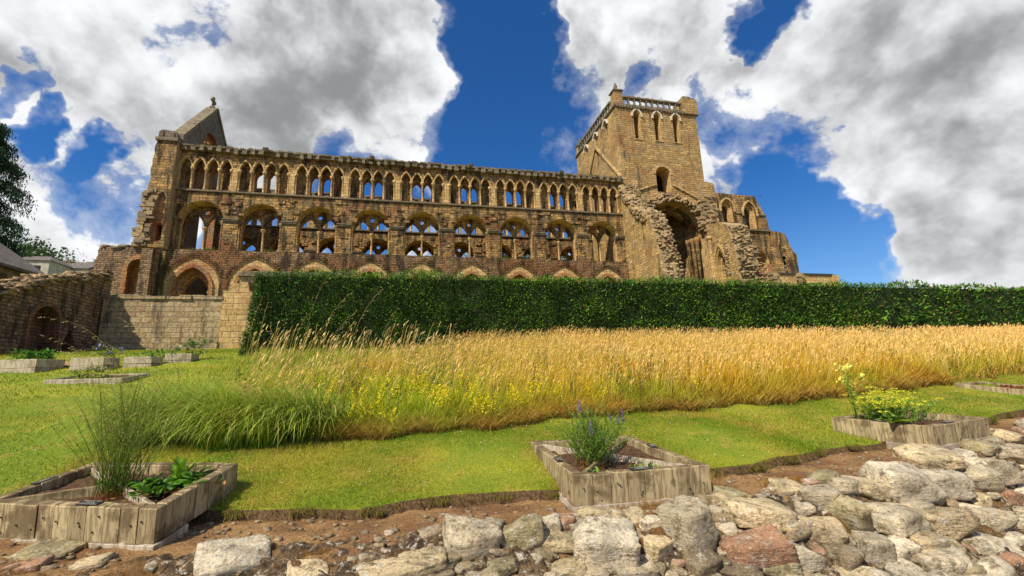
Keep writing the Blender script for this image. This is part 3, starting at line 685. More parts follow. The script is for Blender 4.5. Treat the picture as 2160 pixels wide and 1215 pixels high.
for cx_, hw, z0, zs_, za in ((32.25, .62, 15.35, 16.75, 17.65), (34.95, .66, 14.62, 16.4, 17.5)):
    a = pointed(cx_, hw+.3, zs_-.3, zs_, za+.38, 7); b_ = pointed(cx_, hw+.14, zs_-.3, zs_, za+.18, 7)
    mb.panel(a+list(reversed(b_)), [], TY0-.04, TY0+.12, 'y', 0)
    mb.panel(pointed(cx_, hw+.01, z0-.01, zs_, za+.01, 7), [pointed(cx_-.05, hw-.24, z0, zs_, za-.32, 7)], TY0+.4, TY0+.7, 'y', 0)
    mb.box(cx_-.7, cx_+.7, TY0+1.0, TY0+1.1, z0, za, 1)
part(mb, 'window_moulding', [MAT['ash_pale'], MAT['coping']], cw)
mb = MB(); mb.box(35.6, 43.2, 36.2, 36.9, 3, 9.55, 0); mb.box(35.7, 43.25, 36.1, 37.0, 9.55, 9.75, 1); mb.box(43.1, 43.9, 36.0, 37.0, 3, 9.62, 0)
for k in range(45):
    x, z = rr.choice([rr.uniform(35.6, 36.3), rr.uniform(38.7, 39.3)]), rr.uniform(8.2, 9.7); w, h = rr.uniform(.1, .3), rr.uniform(.07, .18)
    mb.box(x-w, x+w, 36.2-rr.uniform(.1, .35), 36.5, z-h, z+h, 2)
part(mb, 'low_south_wall', [MAT['ash_pale'], plain_mat('dark_lead_coping', (.05, .042, .035), .7), MAT['core']])
# PART3

# ================================================================== GROUND
def grid_mesh(name, xs, ys, zf, mat, kind='structure'):
    X, Y = np.meshgrid(xs, ys); Z = zf(X, Y); V = np.c_[X.ravel(), Y.ravel(), Z.ravel()]
    nx, ny = len(xs), len(ys); i = np.arange(ny-1)[:, None]*nx+np.arange(nx-1)[None, :]
    Fq = np.stack([i, i+1, i+1+nx, i+nx], -1).reshape(-1, 4)
    return tag(np_mesh(name, V, Fq, mat, smooth=True), kind=kind)
def vnoise(P, sc, oct=4, seed=0.0):
    return np.array([mnoise.fractal(Vector((p[0]*sc+seed, p[1]*sc-seed, p[2]*sc+seed*.7)), .9, 2.1, oct) for p in P])

m, nt, b = new_mat('lawn_turf'); pos = nt.node('ShaderNodeNewGeometry').outputs['Position']
n1 = nt.noise(pos, .55, 4, .6); n2 = nt.noise(pos, 2.6, 5, .65); n3 = nt.noise(pos, 40, 4, .7)
c = nt.mix(nt.ramp(n1, .42, .62), (.17, .235, .012), (.29, .30, .02)); c = nt.mix(nt.ramp(n2, .52, .68, 0, .75), c, (.36, .27, .05))
k = nt.ramp(n3, .3, .7, .55, 1.35); c = nt.mix(1.0, c, nt.node('ShaderNodeCombineColor', {0: k, 1: k, 2: k}).outputs[0], 'MULTIPLY')
finish(nt, b, c, n3, .03, 1.0); MAT['lawn'] = m
xs = np.concatenate([np.linspace(-400, -32, 14), np.linspace(-30, 40, 141), np.linspace(45, 400, 14)])
tt = np.concatenate([np.linspace(0, 4, 41), np.linspace(4.2, 34, 100), np.linspace(37, 500, 20)])
X, T_ = np.meshgrid(xs, tt); E_ = ye(X); Y = E_+T_
Z = zl(Y)+.03*np.sin(X*1.7)*np.sin(Y*1.3)
V = np.c_[X.ravel(), Y.ravel(), Z.ravel()]; nx = len(xs)
i = np.arange(len(tt)-1)[:, None]*nx+np.arange(nx-1)[None, :]
Fq = np.stack([i, i+1, i+1+nx, i+nx], -1).reshape(-1, 4)
# turned-down lip along the cut edge
lip = np.c_[xs, ye(xs)-.05-.03*np.sin(xs*17)*np.sin(xs*5.3), zl(ye(xs))-.17]; o = len(V); V = np.vstack([V, lip]); j = np.arange(nx-1)
Fl = np.stack([o+j, o+j+1, j+1, j], -1)
MAT['turf_edge'] = plain_mat('cut_turf_edge', (.10, .058, .028), .95, 25, .5, .04)
lw = np_mesh('lawn', V, [Fq, Fl], MAT['lawn'], smooth=False); lw.data.materials.append(MAT['turf_edge'])
mi = np.zeros(len(Fq)+len(Fl), np.int32); mi[len(Fq):] = 1; lw.data.polygons.foreach_set('material_index', mi)
tag(lw, kind='structure')

m, nt, b = new_mat('bare_soil'); pos = nt.node('ShaderNodeNewGeometry').outputs['Position']
n1 = nt.noise(pos, 1.6, 5, .65); n2 = nt.noise(pos, 9, 6, .7); n3 = nt.noise(pos, 45, 4, .7)
c = nt.mix(nt.ramp(n1, .38, .64), (.17, .085, .036), (.30, .175, .072)); c = nt.mix(nt.ramp(n2, .56, .70, 0, .8), c, (.34, .235, .12)); c = nt.mix(nt.ramp(n2, .30, .42, .7, 0), c, (.06, .032, .016))
k = nt.ramp(n3, .3, .7, .55, 1.4); c = nt.mix(1.0, c, nt.node('ShaderNodeCombineColor', {0: k, 1: k, 2: k}).outputs[0], 'MULTIPLY')
h = nt.math('ADD', n2, nt.math('MULTIPLY', n3, .5)); finish(nt, b, c, h, .035, 1.0); MAT['soil'] = m
def soil_z(X, Y):
    Z = zs(X, Y); P = np.c_[X.ravel(), Y.ravel(), np.zeros(X.size)]
    return Z + (.02*vnoise(P, 3.5, 4) + .012*vnoise(P, 14, 3, 3.1)).reshape(X.shape)
xs = np.concatenate([np.linspace(-14, -5, 40), np.linspace(-4.9, 14, 320), np.linspace(14.3, 40, 50)])
S = np.linspace(0, 1, 46)
X, SS = np.meshgrid(xs, S); Y = yt(X)-.55+(ye(X)+.06-(yt(X)-.55))*SS
Zt = soil_z(X, Y)-.02*np.clip(1-SS*6, 0, 1)
V = np.c_[X.ravel(), Y.ravel(), Zt.ravel()]; nx = len(xs); i = np.arange(len(S)-1)[:, None]*nx+np.arange(nx-1)[None, :]
tag(np_mesh('soil_bed', V, np.stack([i, i+1, i+1+nx, i+nx], -1).reshape(-1, 4), MAT['soil'], smooth=True), kind='structure')
m, nt, b = new_mat('gravel_path'); pos = nt.node('ShaderNodeNewGeometry').outputs['Position']
n1 = nt.noise(pos, 2, 5, .65); n2 = nt.noise(pos, 60, 4, .7)
c = nt.mix(n1, (.21, .105, .045), (.34, .20, .10)); k = nt.ramp(n2, .3, .7, .6, 1.35); c = nt.mix(1.0, c, nt.node('ShaderNodeCombineColor', {0: k, 1: k, 2: k}).outputs[0], 'MULTIPLY')
finish(nt, b, c, n2, .02, 1.0); MAT['path'] = m
xs = np.concatenate([np.linspace(-400, -14, 12), np.linspace(-12, 30, 85), np.linspace(34, 400, 12)])
ys = np.concatenate([np.linspace(-300, -8, 12), np.linspace(-6, 16, 60)])
X, Y = np.meshgrid(xs, ys); Y = np.minimum(Y, yf(X)+.35)
V = np.c_[X.ravel(), Y.ravel(), (zp(X)+.012*np.sin(X*4)*np.sin(Y*5)).ravel()]; nx = len(xs); i = np.arange(len(ys)-1)[:, None]*nx+np.arange(nx-1)[None, :]
tag(np_mesh('path', V, np.stack([i, i+1, i+1+nx, i+nx], -1).reshape(-1, 4), MAT['path'], smooth=True), kind='structure')
xs = np.linspace(-15, -8.6, 30); ys = np.linspace(0, 1, 6)
GW = (hit(0, 772), hit(262, 771)); X, SS = np.meshgrid(xs, ys); Y = GW[0][1]+(GW[1][1]-GW[0][1])*(X-GW[0][0])/(GW[1][0]-GW[0][0])-.3+SS*.75; V = np.c_[X.ravel(), Y.ravel(), (zl(Y)+.045).ravel()]; nx = 30; i = np.arange(5)[:, None]*nx+np.arange(nx-1)[None, :]
tag(np_mesh('gravel_walk', V, np.stack([i, i+1, i+1+nx, i+nx], -1).reshape(-1, 4), plain_mat('pink_gravel', (.34, .19, .11), .95, 30, .35, .02)), kind='structure')

# ================================================================== DRY STONE WALL
def stone_mat(name, island):
  m, nt, b = new_mat(name); pos = nt.node('ShaderNodeNewGeometry').outputs['Position']
  tint = nt.node('ShaderNodeObjectInfo').outputs['Color']
  if island: r_ = nt.node('ShaderNodeNewGeometry').outputs['Random Per Island']; tint = nt.mix(r_, (.30, .235, .14), (.60, .51, .37)); tint = nt.mix(nt.ramp(nt.math('FRACT', nt.math('MULTIPLY', r_, 9.7)), .8, .86, 0, .7), tint, (.42, .24, .15))
  n1 = nt.noise(pos, 3.2, 6, .65); n2 = nt.noise(pos, 9, 6, .7); n3 = nt.noise(pos, 38, 5, .7); n4 = nt.noise(pos, 15, 4, .6, 1.0)
  c = nt.mix(1.0, tint, nt.node('ShaderNodeCombineColor', {0: nt.ramp(n1, .3, .7, .6, 1.3), 1: nt.ramp(n1, .3, .7, .6, 1.25), 2: nt.ramp(n1, .3, .7, .6, 1.2)}).outputs[0], 'MULTIPLY')
  c = nt.mix(nt.ramp(n2, .56, .66, 0, .8), c, (.50, .47, .40)); c = nt.mix(nt.ramp(n4, .60, .66, 0, .7), c, (.60, .58, .52))
  c = nt.mix(nt.ramp(n2, .34, .50, .9, 0), c, (.17, .125, .07)); c = nt.mix(nt.ramp(n3, .28, .38, .7, 0), c, (.09, .065, .04))
  k = nt.ramp(n3, .3, .7, .68, 1.25); c = nt.mix(1.0, c, nt.node('ShaderNodeCombineColor', {0: k, 1: k, 2: k}).outputs[0], 'MULTIPLY')
  bed = nt.noise(nt.node('ShaderNodeMapping', {'Vector': pos, 'Scale': (1, 1, 6), 'Rotation': (.25, .2, 0)}).outputs[0], 7, 5, .65)
  c = nt.mix(nt.ramp(bed, .56, .64, 0, .28), c, (.20, .15, .09))
  h = nt.math('ADD', nt.math('MULTIPLY', n2, .8), nt.math('MULTIPLY', n3, .6)); h = nt.math('ADD', h, nt.math('MULTIPLY', bed, .5)); finish(nt, b, c, h, .05, 1.0); return m
MAT['stone'] = stone_mat('fieldstone', False); MAT['stone_mix'] = stone_mat('mixed_fieldstone', True)
m, nt, b = new_mat('rubble_and_mortar'); pos = nt.node('ShaderNodeNewGeometry').outputs['Position']
n1 = nt.noise(pos, 5, 6, .7); n2 = nt.noise(pos, 16, 6, .7); n3 = nt.noise(pos, 60, 4, .7); n0 = nt.noise(pos, 1.3, 4, .6)
c = nt.mix(nt.ramp(n1, .35, .65), (.065, .040, .022), (.21, .14, .075)); c = nt.mix(nt.ramp(n2, .55, .62, 0, .85), c, (.60, .56, .46)); c = nt.mix(nt.ramp(n2, .38, .48, .95, 0), c, (.035, .022, .012))
sz = nt.node('ShaderNodeSeparateXYZ', {0: nt.node('ShaderNodeNewGeometry').outputs['Normal']}).outputs[2]
c = nt.mix(nt.ramp(nt.math('ADD', n0, nt.math('MULTIPLY', n1, .5)), .74, .86, 0, .8), c, (.20, .095, .022))
k = nt.ramp(n3, .3, .7, .6, 1.35); c = nt.mix(1.0, c, nt.node('ShaderNodeCombineColor', {0: k, 1: k, 2: k}).outputs[0], 'MULTIPLY')
h = nt.math('ADD', n2, nt.math('MULTIPLY', n3, .5)); finish(nt, b, c, h, .05, 1.0); MAT['mortar'] = m
dsw = empty('dry_stone_wall', (4.0, 3.9, ZP)); tag(dsw, 'crumbling low wall of pale rough stones and brown moss between the path and the garden', 'wall')
xs = np.concatenate([np.linspace(-9, -3.5, 60), np.linspace(-3.45, 13, 470), np.linspace(13.2, 30, 60)]); S = np.linspace(-.12, 1.05, 74)
X, SS = np.meshgrid(xs, S); A, B_ = yt(X)-.12, yf(X); Y = A+(B_-A)*SS
P = np.c_[X.ravel(), Y.ravel(), np.zeros(X.size)]; Zb = zs(X, Y).ravel(); P[:, 2] = Zb
d = .055*vnoise(P, 2.6, 3)+.045*vnoise(P, 7, 4, 5)+.02*vnoise(P, 22, 3, 9)
w = np.clip((SS.ravel()+.12)/.15, 0, 1)
P[:, 2] += d*w+.015*w-.03*(1-w); P[:, 1] -= d*w*.6*sstep(.35, .7, SS.ravel())
nx = len(xs); i = np.arange(len(S)-1)[:, None]*nx+np.arange(nx-1)[None, :]
oc = np_mesh('rubble_core', P, np.stack([i, i+nx, i+1+nx, i+1], -1).reshape(-1, 4), MAT['mortar'], smooth=True); oc.parent = dsw; oc.matrix_parent_inverse = mat_world(dsw).inverted()

GREY, BEIGE, PALE, RED, OLIVE, DARK = (.54, .46, .32), (.60, .48, .29), (.70, .61, .45), (.44, .25, .15), (.42, .36, .20), (.24, .19, .12)
PX = [(995, 1140, 108, 90, GREY), (1107, 1138, 90, 98, OLIVE), (1152, 1110, 52, 50, PALE), (1278, 1165, 128, 112, PALE), (1458, 1125, 100, 150, GREY), (1385, 1160, 56, 62, BEIGE),
 (1600, 1086, 130, 62, BEIGE), (1590, 1162, 140, 74, RED), (1725, 1053, 72, 60, GREY), (1733, 1122, 92, 66, BEIGE), (1790, 1088, 62, 100, OLIVE), (1832, 1030, 88, 46, BEIGE), (1905, 1027, 128, 105, PALE),
 (1882, 1096, 132, 56, GREY), (1985, 1022, 100, 72, PALE), (1990, 1107, 92, 70, BEIGE), (2066, 1017, 66, 62, GREY), (2110, 1000, 52, 70, GREY), (2082, 1097, 86, 56, GREY), (1960, 968, 92, 26, BEIGE), (2030, 961, 46, 22, PALE),
 (1896, 1165, 56, 52, PALE), (1845, 1165, 70, 80, GREY), (1950, 1152, 62, 62, BEIGE), (2000, 1157, 62, 50, BEIGE), (2086, 1152, 92, 46, PALE), (2010, 1192, 72, 52, GREY), (1900, 1203, 62, 42, PALE), (1780, 1182, 62, 70, DARK),
 (2128, 922, 60, 26, BEIGE), (2142, 962, 56, 50, GREY), (2130, 1052, 62, 42, RED), (2050, 985, 42, 40, PALE), (1482, 1192, 74, 52, DARK), (1200, 1205, 74, 42, BEIGE), (1060, 1202, 64, 42, OLIVE), (1690, 1180, 70, 55, PALE),
 (1340, 1205, 90, 50, GREY), (1660, 1030, 60, 26, BEIGE), (1880, 985, 40, 18, PALE), (2010, 932, 60, 20, PALE), (2080, 912, 46, 18, BEIGE), (1540, 1045, 60, 24, OLIVE), (1330, 1092, 60, 26, BEIGE), (1225, 1112, 46, 30, GREY), (1640, 1200, 70, 45, OLIVE), (1560, 1210, 80, 40, DARK), (2060, 1055, 50, 36, BEIGE), (1930, 1075, 50, 30, GREY), (2145, 1010, 40, 40, PALE), (2040, 1075, 40, 26, PALE)]
prock = random.Random(5); rg = np.random.default_rng(21)
def place_rock(name, u, v, w, h, tint, parent=None, sink=.30, squash=1.0, sub=4):
    p = hit(u, v+h*.12); dep = float(np.dot(p, FW)); sx = w*dep/F*1.14; sv = h*dep/F*1.10
    sy = prock.uniform(.6, .9)*max(sx, sv); szz = max(.72*sv, .34*sx)*squash
    V, Fc = rock((sx, sy, szz), sub, prock.choice([4, 5, 6, 8]), .042, rg)
    V = V @ rotm(prock.uniform(.0, .30), prock.uniform(-.16, .16), prock.uniform(-.4, .4)).T
    o = np_mesh(name, V, Fc, MAT['stone']); o.location = p+np.array([0, sy*.05-.02, szz*(.5-sink)])
    k = prock.uniform(.85, 1.12); o.color = (tint[0]*k, tint[1]*k, tint[2]*k, 1)
    if parent is not None: o.parent = parent; o.matrix_parent_inverse = mat_world(parent).inverted()
    return o
for u, v, w, h, t in PX: place_rock('stone', u, v, w, h, t, dsw)
used = [(u, v, max(w, h)) for u, v, w, h, t in PX]
nadd = 0
for k in range(900):        # smaller stones that fill the face
    x = prock.uniform(.6, 11.5); t = prock.uniform(.0, 1); y = yt(x)+(yf(x)-yt(x))*t
    P_ = np.array([x, y, float(zs(x, y))]); dz = P_ @ FW; u = 1080+F*(P_ @ RT)/dz; v = 607.5-F*(P_ @ UP)/dz
    if u > 2190 or v > 1235: continue
    if any((u-a)**2+(v-c_)**2 < (s*.40+13)**2 for a, c_, s in used): continue
    s = prock.uniform(38, 66) if nadd < 48 else 0
    if not s: break
    place_rock('stone', u, v, s*prock.uniform(1, 1.5), s*.8, prock.choice([GREY, BEIGE, PALE, OLIVE, RED, PALE, BEIGE, PALE]), dsw, sub=3); used.append((u, v, s)); nadd += 1
xv, xf, o_ = [], [], 0      # the many lesser stones wedged between the big ones
nbig = 0
for k in range(6000):
    x = prock.uniform(.2, 11.5); t = prock.uniform(.0, 1); y = yt(x)+(yf(x)-yt(x))*t
    P_ = np.array([x, y, float(zs(x, y))]); dz = P_ @ FW; u = 1080+F*(P_ @ RT)/dz; v = 607.5-F*(P_ @ UP)/dz
    s = prock.uniform(13, 34)
    if u > 2190 or v > 1235 or any((u-a)**2+(v-c_)**2 < (z_*.40+s*.30)**2 for a, c_, z_ in used): continue
    s3 = s*dz/F; V, Fc = rock((s3*prock.uniform(1.15, 1.8), s3*1.1, s3*prock.uniform(.6, .95)), 3, 6, .05, rg); V = V @ rotm(prock.uniform(0, .4), prock.uniform(-.3, .3), prock.uniform(-.8, .8)).T+P_+np.array([0, 0, s3*.1])
    xv.append(V); xf.append(Fc+o_); o_ += len(V); used.append((u, v, s)); nbig += 1
    if nbig > 330: break
osm = np_mesh('small_stones', np.vstack(xv), np.vstack(xf), MAT['stone_mix']); osm.parent = dsw; osm.matrix_parent_inverse = mat_world(dsw).inverted(); osm['kind'] = 'stuff'
spots = []                  # rubble chips in the joints
for k in range(2000):
    x = prock.uniform(-.5, 11.5); t = prock.random(); y = yt(x)+(yf(x)-yt(x))*t
    s = prock.uniform(.02, .09)*prock.uniform(.5, 1); spots.append(((x, y, float(zs(x, y))+s*.1), (s*1.3, s, s*.75)))
V, Fc = rubble_mesh(spots, rg, 1); och = np_mesh('rubble_chip', V, Fc, MAT['stone_mix']); och.parent = dsw; och.matrix_parent_inverse = mat_world(dsw).inverted(); och['kind'] = 'stuff'

# loose stones half buried in the soil at the front left
for (u, v, w, h, t, sq, lab) in [(495, 1178, 165, 84, PALE, .9, 'largest pale rounded boulder on the soil, in front of the grass edge'),
        (850, 1192, 185, 62, BEIGE, .5, 'long flat sandy slab lying beside the first stones of the broken wall'),
        (95, 1165, 120, 44, OLIVE, .5, 'flat olive stone lying in front of the wooden bed with the white base board'),
        (45, 1196, 95, 40, RED, .5, 'reddish flat stone at the bottom left corner of the picture'),
        (192, 1186, 78, 40, BEIGE, .6, 'small sandy stone lying between the flat olive stone and the corner of the wooden bed'),
        (322, 1198, 36, 40, DARK, .9, 'small dark upright stone below the corner of the wooden bed'),
        (650, 1200, 95, 42, BEIGE, .5, 'low sandy stone between the pale boulder and the long flat slab'),
        (372, 1204, 40, 20, PALE, .6, 'tiny pale chip of stone left of the big pale boulder')]:
    tag(place_rock('loose_rock', u, v, w*.88, h*.86, t, None, .36, sq), lab, 'rock', 'loose stones on the bare soil')
spots = []
for k in range(700):
    x = prock.uniform(-4.5, 9); a = yt(x)-.5; y = a+(ye(x)-a)*prock.random()**1.3; s = prock.uniform(.012, .05)*(1.5 if x < .5 and prock.random() < .3 else 1)
    spots.append(((x, y, float(zs(x, y))+.1*s), (s*1.4, s, s*.7)))
V, Fc = rubble_mesh(spots, rg, 1); o = np_mesh('pebbles', V, Fc, MAT['stone']); o.color = (.38, .28, .17, 1); tag(o, kind='stuff')

# ================================================================== BLADES AND LEAVES
def blades(base, H, W, az, lean, curve, cbase, ctip, seg=4, head=None, wob=0.0):
    """bent tapering ribbons. base (n,3); per-blade height, width, lean direction, lean, extra curve; colours (n,3)"""
    n = len(base); t = np.linspace(0, 1, seg+1)
    ang = lean[:, None]+curve[:, None]*t[None, :]**1.5
    ds = (H/seg)[:, None]
    dx = np.cumsum(np.c_[np.zeros(n), (np.sin(ang[:, 1:])*ds)], 1); dz = np.cumsum(np.c_[np.zeros(n), (np.cos(ang[:, 1:])*ds)], 1)
    ca, sa = np.cos(az), np.sin(az)
    C = np.stack([base[:, 0:1]+dx*ca[:, None], base[:, 1:2]+dx*sa[:, None], base[:, 2:3]+dz], -1)
    fa = rng.uniform(0, 2*PI, n); wx, wy = np.cos(fa), np.sin(fa)
    prof = np.clip(1-t**2.2, .06, 1) if head is None else head(t)
    off = np.stack([wx, wy, np.zeros(n)], -1)[:, None, :]*(W[:, None, None]/2*prof[None, :, None])
    V = np.stack([C-off, C+off], 2).reshape(n, -1, 3)
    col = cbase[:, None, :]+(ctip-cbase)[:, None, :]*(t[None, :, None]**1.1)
    col = np.repeat(col, 2, axis=1)
    k = np.arange(seg); q = np.stack([2*k, 2*k+1, 2*k+3, 2*k+2], -1)
    Fq = (q[None]+(np.arange(n)*(2*(seg+1)))[:, None, None]).reshape(-1, 4)
    return V.reshape(-1, 3), Fq, col.reshape(-1, 3), C
def cards(C, D, L, W, cols, fold=.0):
    """leaf cards: centre, direction, length, width; each a four-point leaf"""
    n = len(C); R_ = rng.normal(size=(n, 3)); S_ = np.cross(D, R_); S_ /= np.linalg.norm(S_, axis=1)[:, None]+1e-9
    a = C-D*L[:, None]*.5; e = C+D*L[:, None]*.5; N_ = np.cross(D, S_)
    mid = C-D*L[:, None]*.08+N_*(fold*W)[:, None] if fold else C-D*L[:, None]*.08
    V = np.stack([a, mid-S_*W[:, None]*.5, e, mid+S_*W[:, None]*.5], 1).reshape(-1, 3)
    Fq = (np.arange(n)[:, None]*4+np.arange(4)[None]); return V, Fq, np.repeat(cols, 4, 0)
class Bunch:
    def __init__(s): s.V = []; s.F = []; s.C = []; s.o = 0
    def add(s, V, Fq, C): s.V.append(V); s.F.append(Fq+s.o); s.C.append(C); s.o += len(V)
    def build(s, name, mat, parent=None): return np_mesh(name, np.vstack(s.V), [f for f in s.F], mat, parent, np.vstack(s.C))
def U(a, b_, n): return rng.uniform(a, b_, n)
def colr(c, n, var=.2, hv=.08):
    k = rng.uniform(1-var, 1+var, (n, 1)); return np.clip(np.asarray(c)[None]*k*(1+rng.uniform(-hv, hv, (n, 3))), 0, 1)
def lerp(a, b_, t): return a+(b_-a)*t
MAT['blade'] = blade_mat('grass_blade', .35); MAT['leaf'] = blade_mat('green_leaf', .25, .5); MAT['petal'] = blade_mat('petal', .3, .7)
MAT['needle'] = blade_mat('yew_needle', .12, .55)

# meadow margin
MX = [-3.6, -2.5, -1.1, .3, 1.9, 3.8, 7.0, 9.7, 13.5, 17.7, 30]; MY = [7.9, 7.25, 7.35, 7.4, 7.6, 7.9, 7.95, 8.25, 8.85, 9.6, 12.6]
def ym(x): return np.interp(x, MX, MY)+.09*np.sin(x*3.1)+.06*np.sin(x*7.7+1)

# --- mown grass
B = Bunch()
def turf(n, xa, xb, fy, ya, yb, L, W, dens=None):
    x = U(xa, xb, n); y = fy(x)+ya+(yb-ya)*rng.random(n)
    P = np.c_[x, y, zl(y)]; nz = vnoise(P*np.array([1, 1, 0]), .9, 3); n2 = vnoise(P*np.array([1, 1, 0]), 3.5, 2, 4)
    dry = np.clip(.42+1.25*nz+.6*n2+.20*np.exp(-((x-.4)/1.8)**2)-.28*(x < -3.4), 0, 1)[:, None]
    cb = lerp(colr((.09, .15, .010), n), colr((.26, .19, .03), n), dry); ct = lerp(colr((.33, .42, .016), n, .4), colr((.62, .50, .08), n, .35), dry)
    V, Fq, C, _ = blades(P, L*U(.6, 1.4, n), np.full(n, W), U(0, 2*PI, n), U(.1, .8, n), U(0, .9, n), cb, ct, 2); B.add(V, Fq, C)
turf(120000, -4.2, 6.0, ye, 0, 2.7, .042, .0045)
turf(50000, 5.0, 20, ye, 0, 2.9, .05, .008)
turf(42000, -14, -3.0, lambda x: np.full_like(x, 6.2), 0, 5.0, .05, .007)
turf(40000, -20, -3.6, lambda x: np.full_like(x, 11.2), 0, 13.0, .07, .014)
n = 9000; x = U(-5, 14, n); x = x+.25*np.sin(x*9); P = np.c_[x, ye(x)+U(-.02, .05, n), zl(ye(x))-U(0, .06, n)]   # shaggy cut edge
V, Fq, C, _ = blades(P, U(.05, .12, n), np.full(n, .006), U(-2.2, -.9, n), U(.8, 1.7, n), U(.2, 1.1, n), colr((.13, .12, .03), n), colr((.36, .30, .06), n), 3); B.add(V, Fq, C)
n = 3600; x = U(-9, 14, n); y = ye(x)+U(.05, 2.6, n)*1.0; P = np.c_[x, y, zl(y)]; kp = vnoise(P*np.array([1, 1, 0]), 2.8, 2, 11) > .12; P = P[kp]; n = len(P)
V, Fq, C, _ = blades(P, U(.05, .11, n), np.full(n, .006), U(0, 2*PI, n), U(.1, .7, n), U(.1, 1.1, n), colr((.10, .17, .012), n), colr((.30, .42, .03), n, .3), 3); B.add(V, Fq, C)
n = 2600; cx2 = U(-8, 13, 46); k2 = rng.integers(0, 46, n); x = cx2[k2]+rng.normal(size=n)*.16; y = ye(x)+U(.2, 2.3, 46)[k2]+rng.normal(size=n)*.12; ok = (y > ye(x)+.05); P = np.c_[x, y, zl(y)+.035][ok]; n = len(P)
D = rng.normal(size=(n, 3))*np.array([1, 1, .25]); D /= np.linalg.norm(D, axis=1)[:, None]; B.add(*cards(P, D, U(.018, .032, n), U(.014, .022, n), colr((.10, .24, .02), n, .3)))
tag(B.build('mown_grass', MAT['blade']), kind='stuff')
B = Bunch(); n = 150; x = U(-9, 13, n); y = ye(x)+U(.15, 2.4, n); P = np.c_[x, y, zl(y)+.05]
for k in range(3): D = np.c_[np.cos(k*1.05+np.zeros(n)), np.sin(k*1.05+np.zeros(n)), rng.normal(size=n)*.15]; B.add(*cards(P, D, np.full(n, .022), np.full(n, .014), colr((.80, .78, .70), n, .1)))
tag(B.build('daisies', MAT['petal']), kind='stuff')

# --- the unmown meadow
B = Bunch()
def in_meadow(n, xa, xb, d0, d1, pw=1.0):
    x = U(xa, xb, n); y0 = ym(x); yb_ = np.interp(x, [-3.6, -2.2, -.8, .8, 2.4], [8.3, 9.8, 12, 14.8, 16.9]); y = y0+d0+(np.minimum(d1, yb_-y0)-d0)*rng.random(n)**pw
    return np.c_[x, y, zl(y)]
def gold(x): return sstep(-1.2, 3.2, x)
def stalks(n, xa, xb, d0, d1, h0, h1, w, pw=1.0):
    P = in_meadow(n, xa, xb, d0, d1, pw); x, y = P[:, 0], P[:, 1]; dpt = y-ym(x)
    nz = vnoise(P*np.array([1, 1, 0]), .55, 3, 2); nf = vnoise(P*np.array([1, 1, 0]), 2.2, 2, 7)
    g = np.clip(gold(x)*.80+.75*nz+.45*nf+.10*np.clip(dpt-2, 0, 4)*(x < 2), 0, 1)[:, None]
    edge = np.clip(1-dpt/.7, 0, 1)*sstep(-2.2, -.6, x)
    H = U(h0, h1, n)*(1+.26*nz+.20*nf)*(1-.42*edge)*np.where(x < -1, 1.0+.1*np.clip(-x-1, 0, 2), 1)
    cb = lerp(colr((.13, .25, .012), n, .35), colr((.32, .30, .012), n, .4), g)
    ct = lerp(colr((.50, .55, .02), n, .4), colr((.86, .48, .035), n, .45), g)
    redd = (np.clip(edge*1.1-.25+nf*.5, 0, .85))[:, None]; cb = lerp(cb, colr((.26, .13, .035), n, .3), redd); ct = lerp(ct, colr((.55, .33, .09), n, .3), redd*.8)
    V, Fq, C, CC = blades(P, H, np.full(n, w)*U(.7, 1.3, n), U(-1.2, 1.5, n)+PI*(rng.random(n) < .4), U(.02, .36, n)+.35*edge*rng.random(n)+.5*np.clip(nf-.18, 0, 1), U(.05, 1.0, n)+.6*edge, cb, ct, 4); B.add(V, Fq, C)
    return CC, g
stalks(30000, -3.3, 5, 0, 2.2, .36, .70, .010, 1.4)
stalks(16000, -3.0, 8, 1.5, 9.3, .48, .8, .015)
stalks(26000, 4.5, 14, 0, 3.2, .48, .78, .015, 1.3)
stalks(20000, 12, 32, 0, 8, .55, .85, .026)
stalks(15000, 6, 18, 2.8, 8.6, .55, .85, .021)
def heads(n, xa, xb, d0, d1, h0, h1, hl, hw, pw=1.0):
    P = in_meadow(n, xa, xb, d0, d1, pw); x = P[:, 0]
    nz = vnoise(P*np.array([1, 1, 0]), .55, 3, 2); keep = rng.random(n) < np.clip(.30+.9*gold(x)+.3*nz, .08, 1); P = P[keep]; n = len(P); x = P[:, 0]
    H = U(h0, h1, n)*(1+.15*nz[keep])*(1-.25*np.clip(1-(P[:, 1]-ym(x))/.7, 0, 1)); az = U(-.7, .9, n); ln = U(.03, .22, n); cv = U(.05, .5, n)
    V, Fq, C, CC = blades(P, H, np.full(n, hw*.28), az, ln, cv, colr((.42, .36, .06), n), colr((.74, .54, .14), n), 3, head=lambda t: np.ones_like(t)); B.add(V, Fq, C)
    tip = CC[:, -1]; l2 = ln+cv
    V, Fq, C, _ = blades(tip-np.c_[np.zeros((n, 2)), np.full(n, .01)], U(.7, 1.3, n)*hl, np.full(n, hw)*U(.6, 1.3, n), az, l2, U(.2, 1.3, n), colr((.74, .43, .13), n, .4), colr((.90, .58, .23), n, .3), 3, head=lambda t: np.array([.35, 1, .8, .15])); B.add(V, Fq, C)
heads(8000, -3.0, 6, .2, 9.4, .62, .92, .09, .016, .9)
heads(8500, 5, 15, .2, 8.6, .68, .96, .10, .02, .9)
heads(8000, 14, 34, .2, 8, .72, .98, .12, .03)
n = 9000; x = U(-5.0, 1.6, n); y = U(9.6, 16.85, n); ok = (y > 9.6+1.1*np.clip(-3.2-x, 0, 3)*1.6); P = np.c_[x, y, zl(y)][ok]; n = len(P)
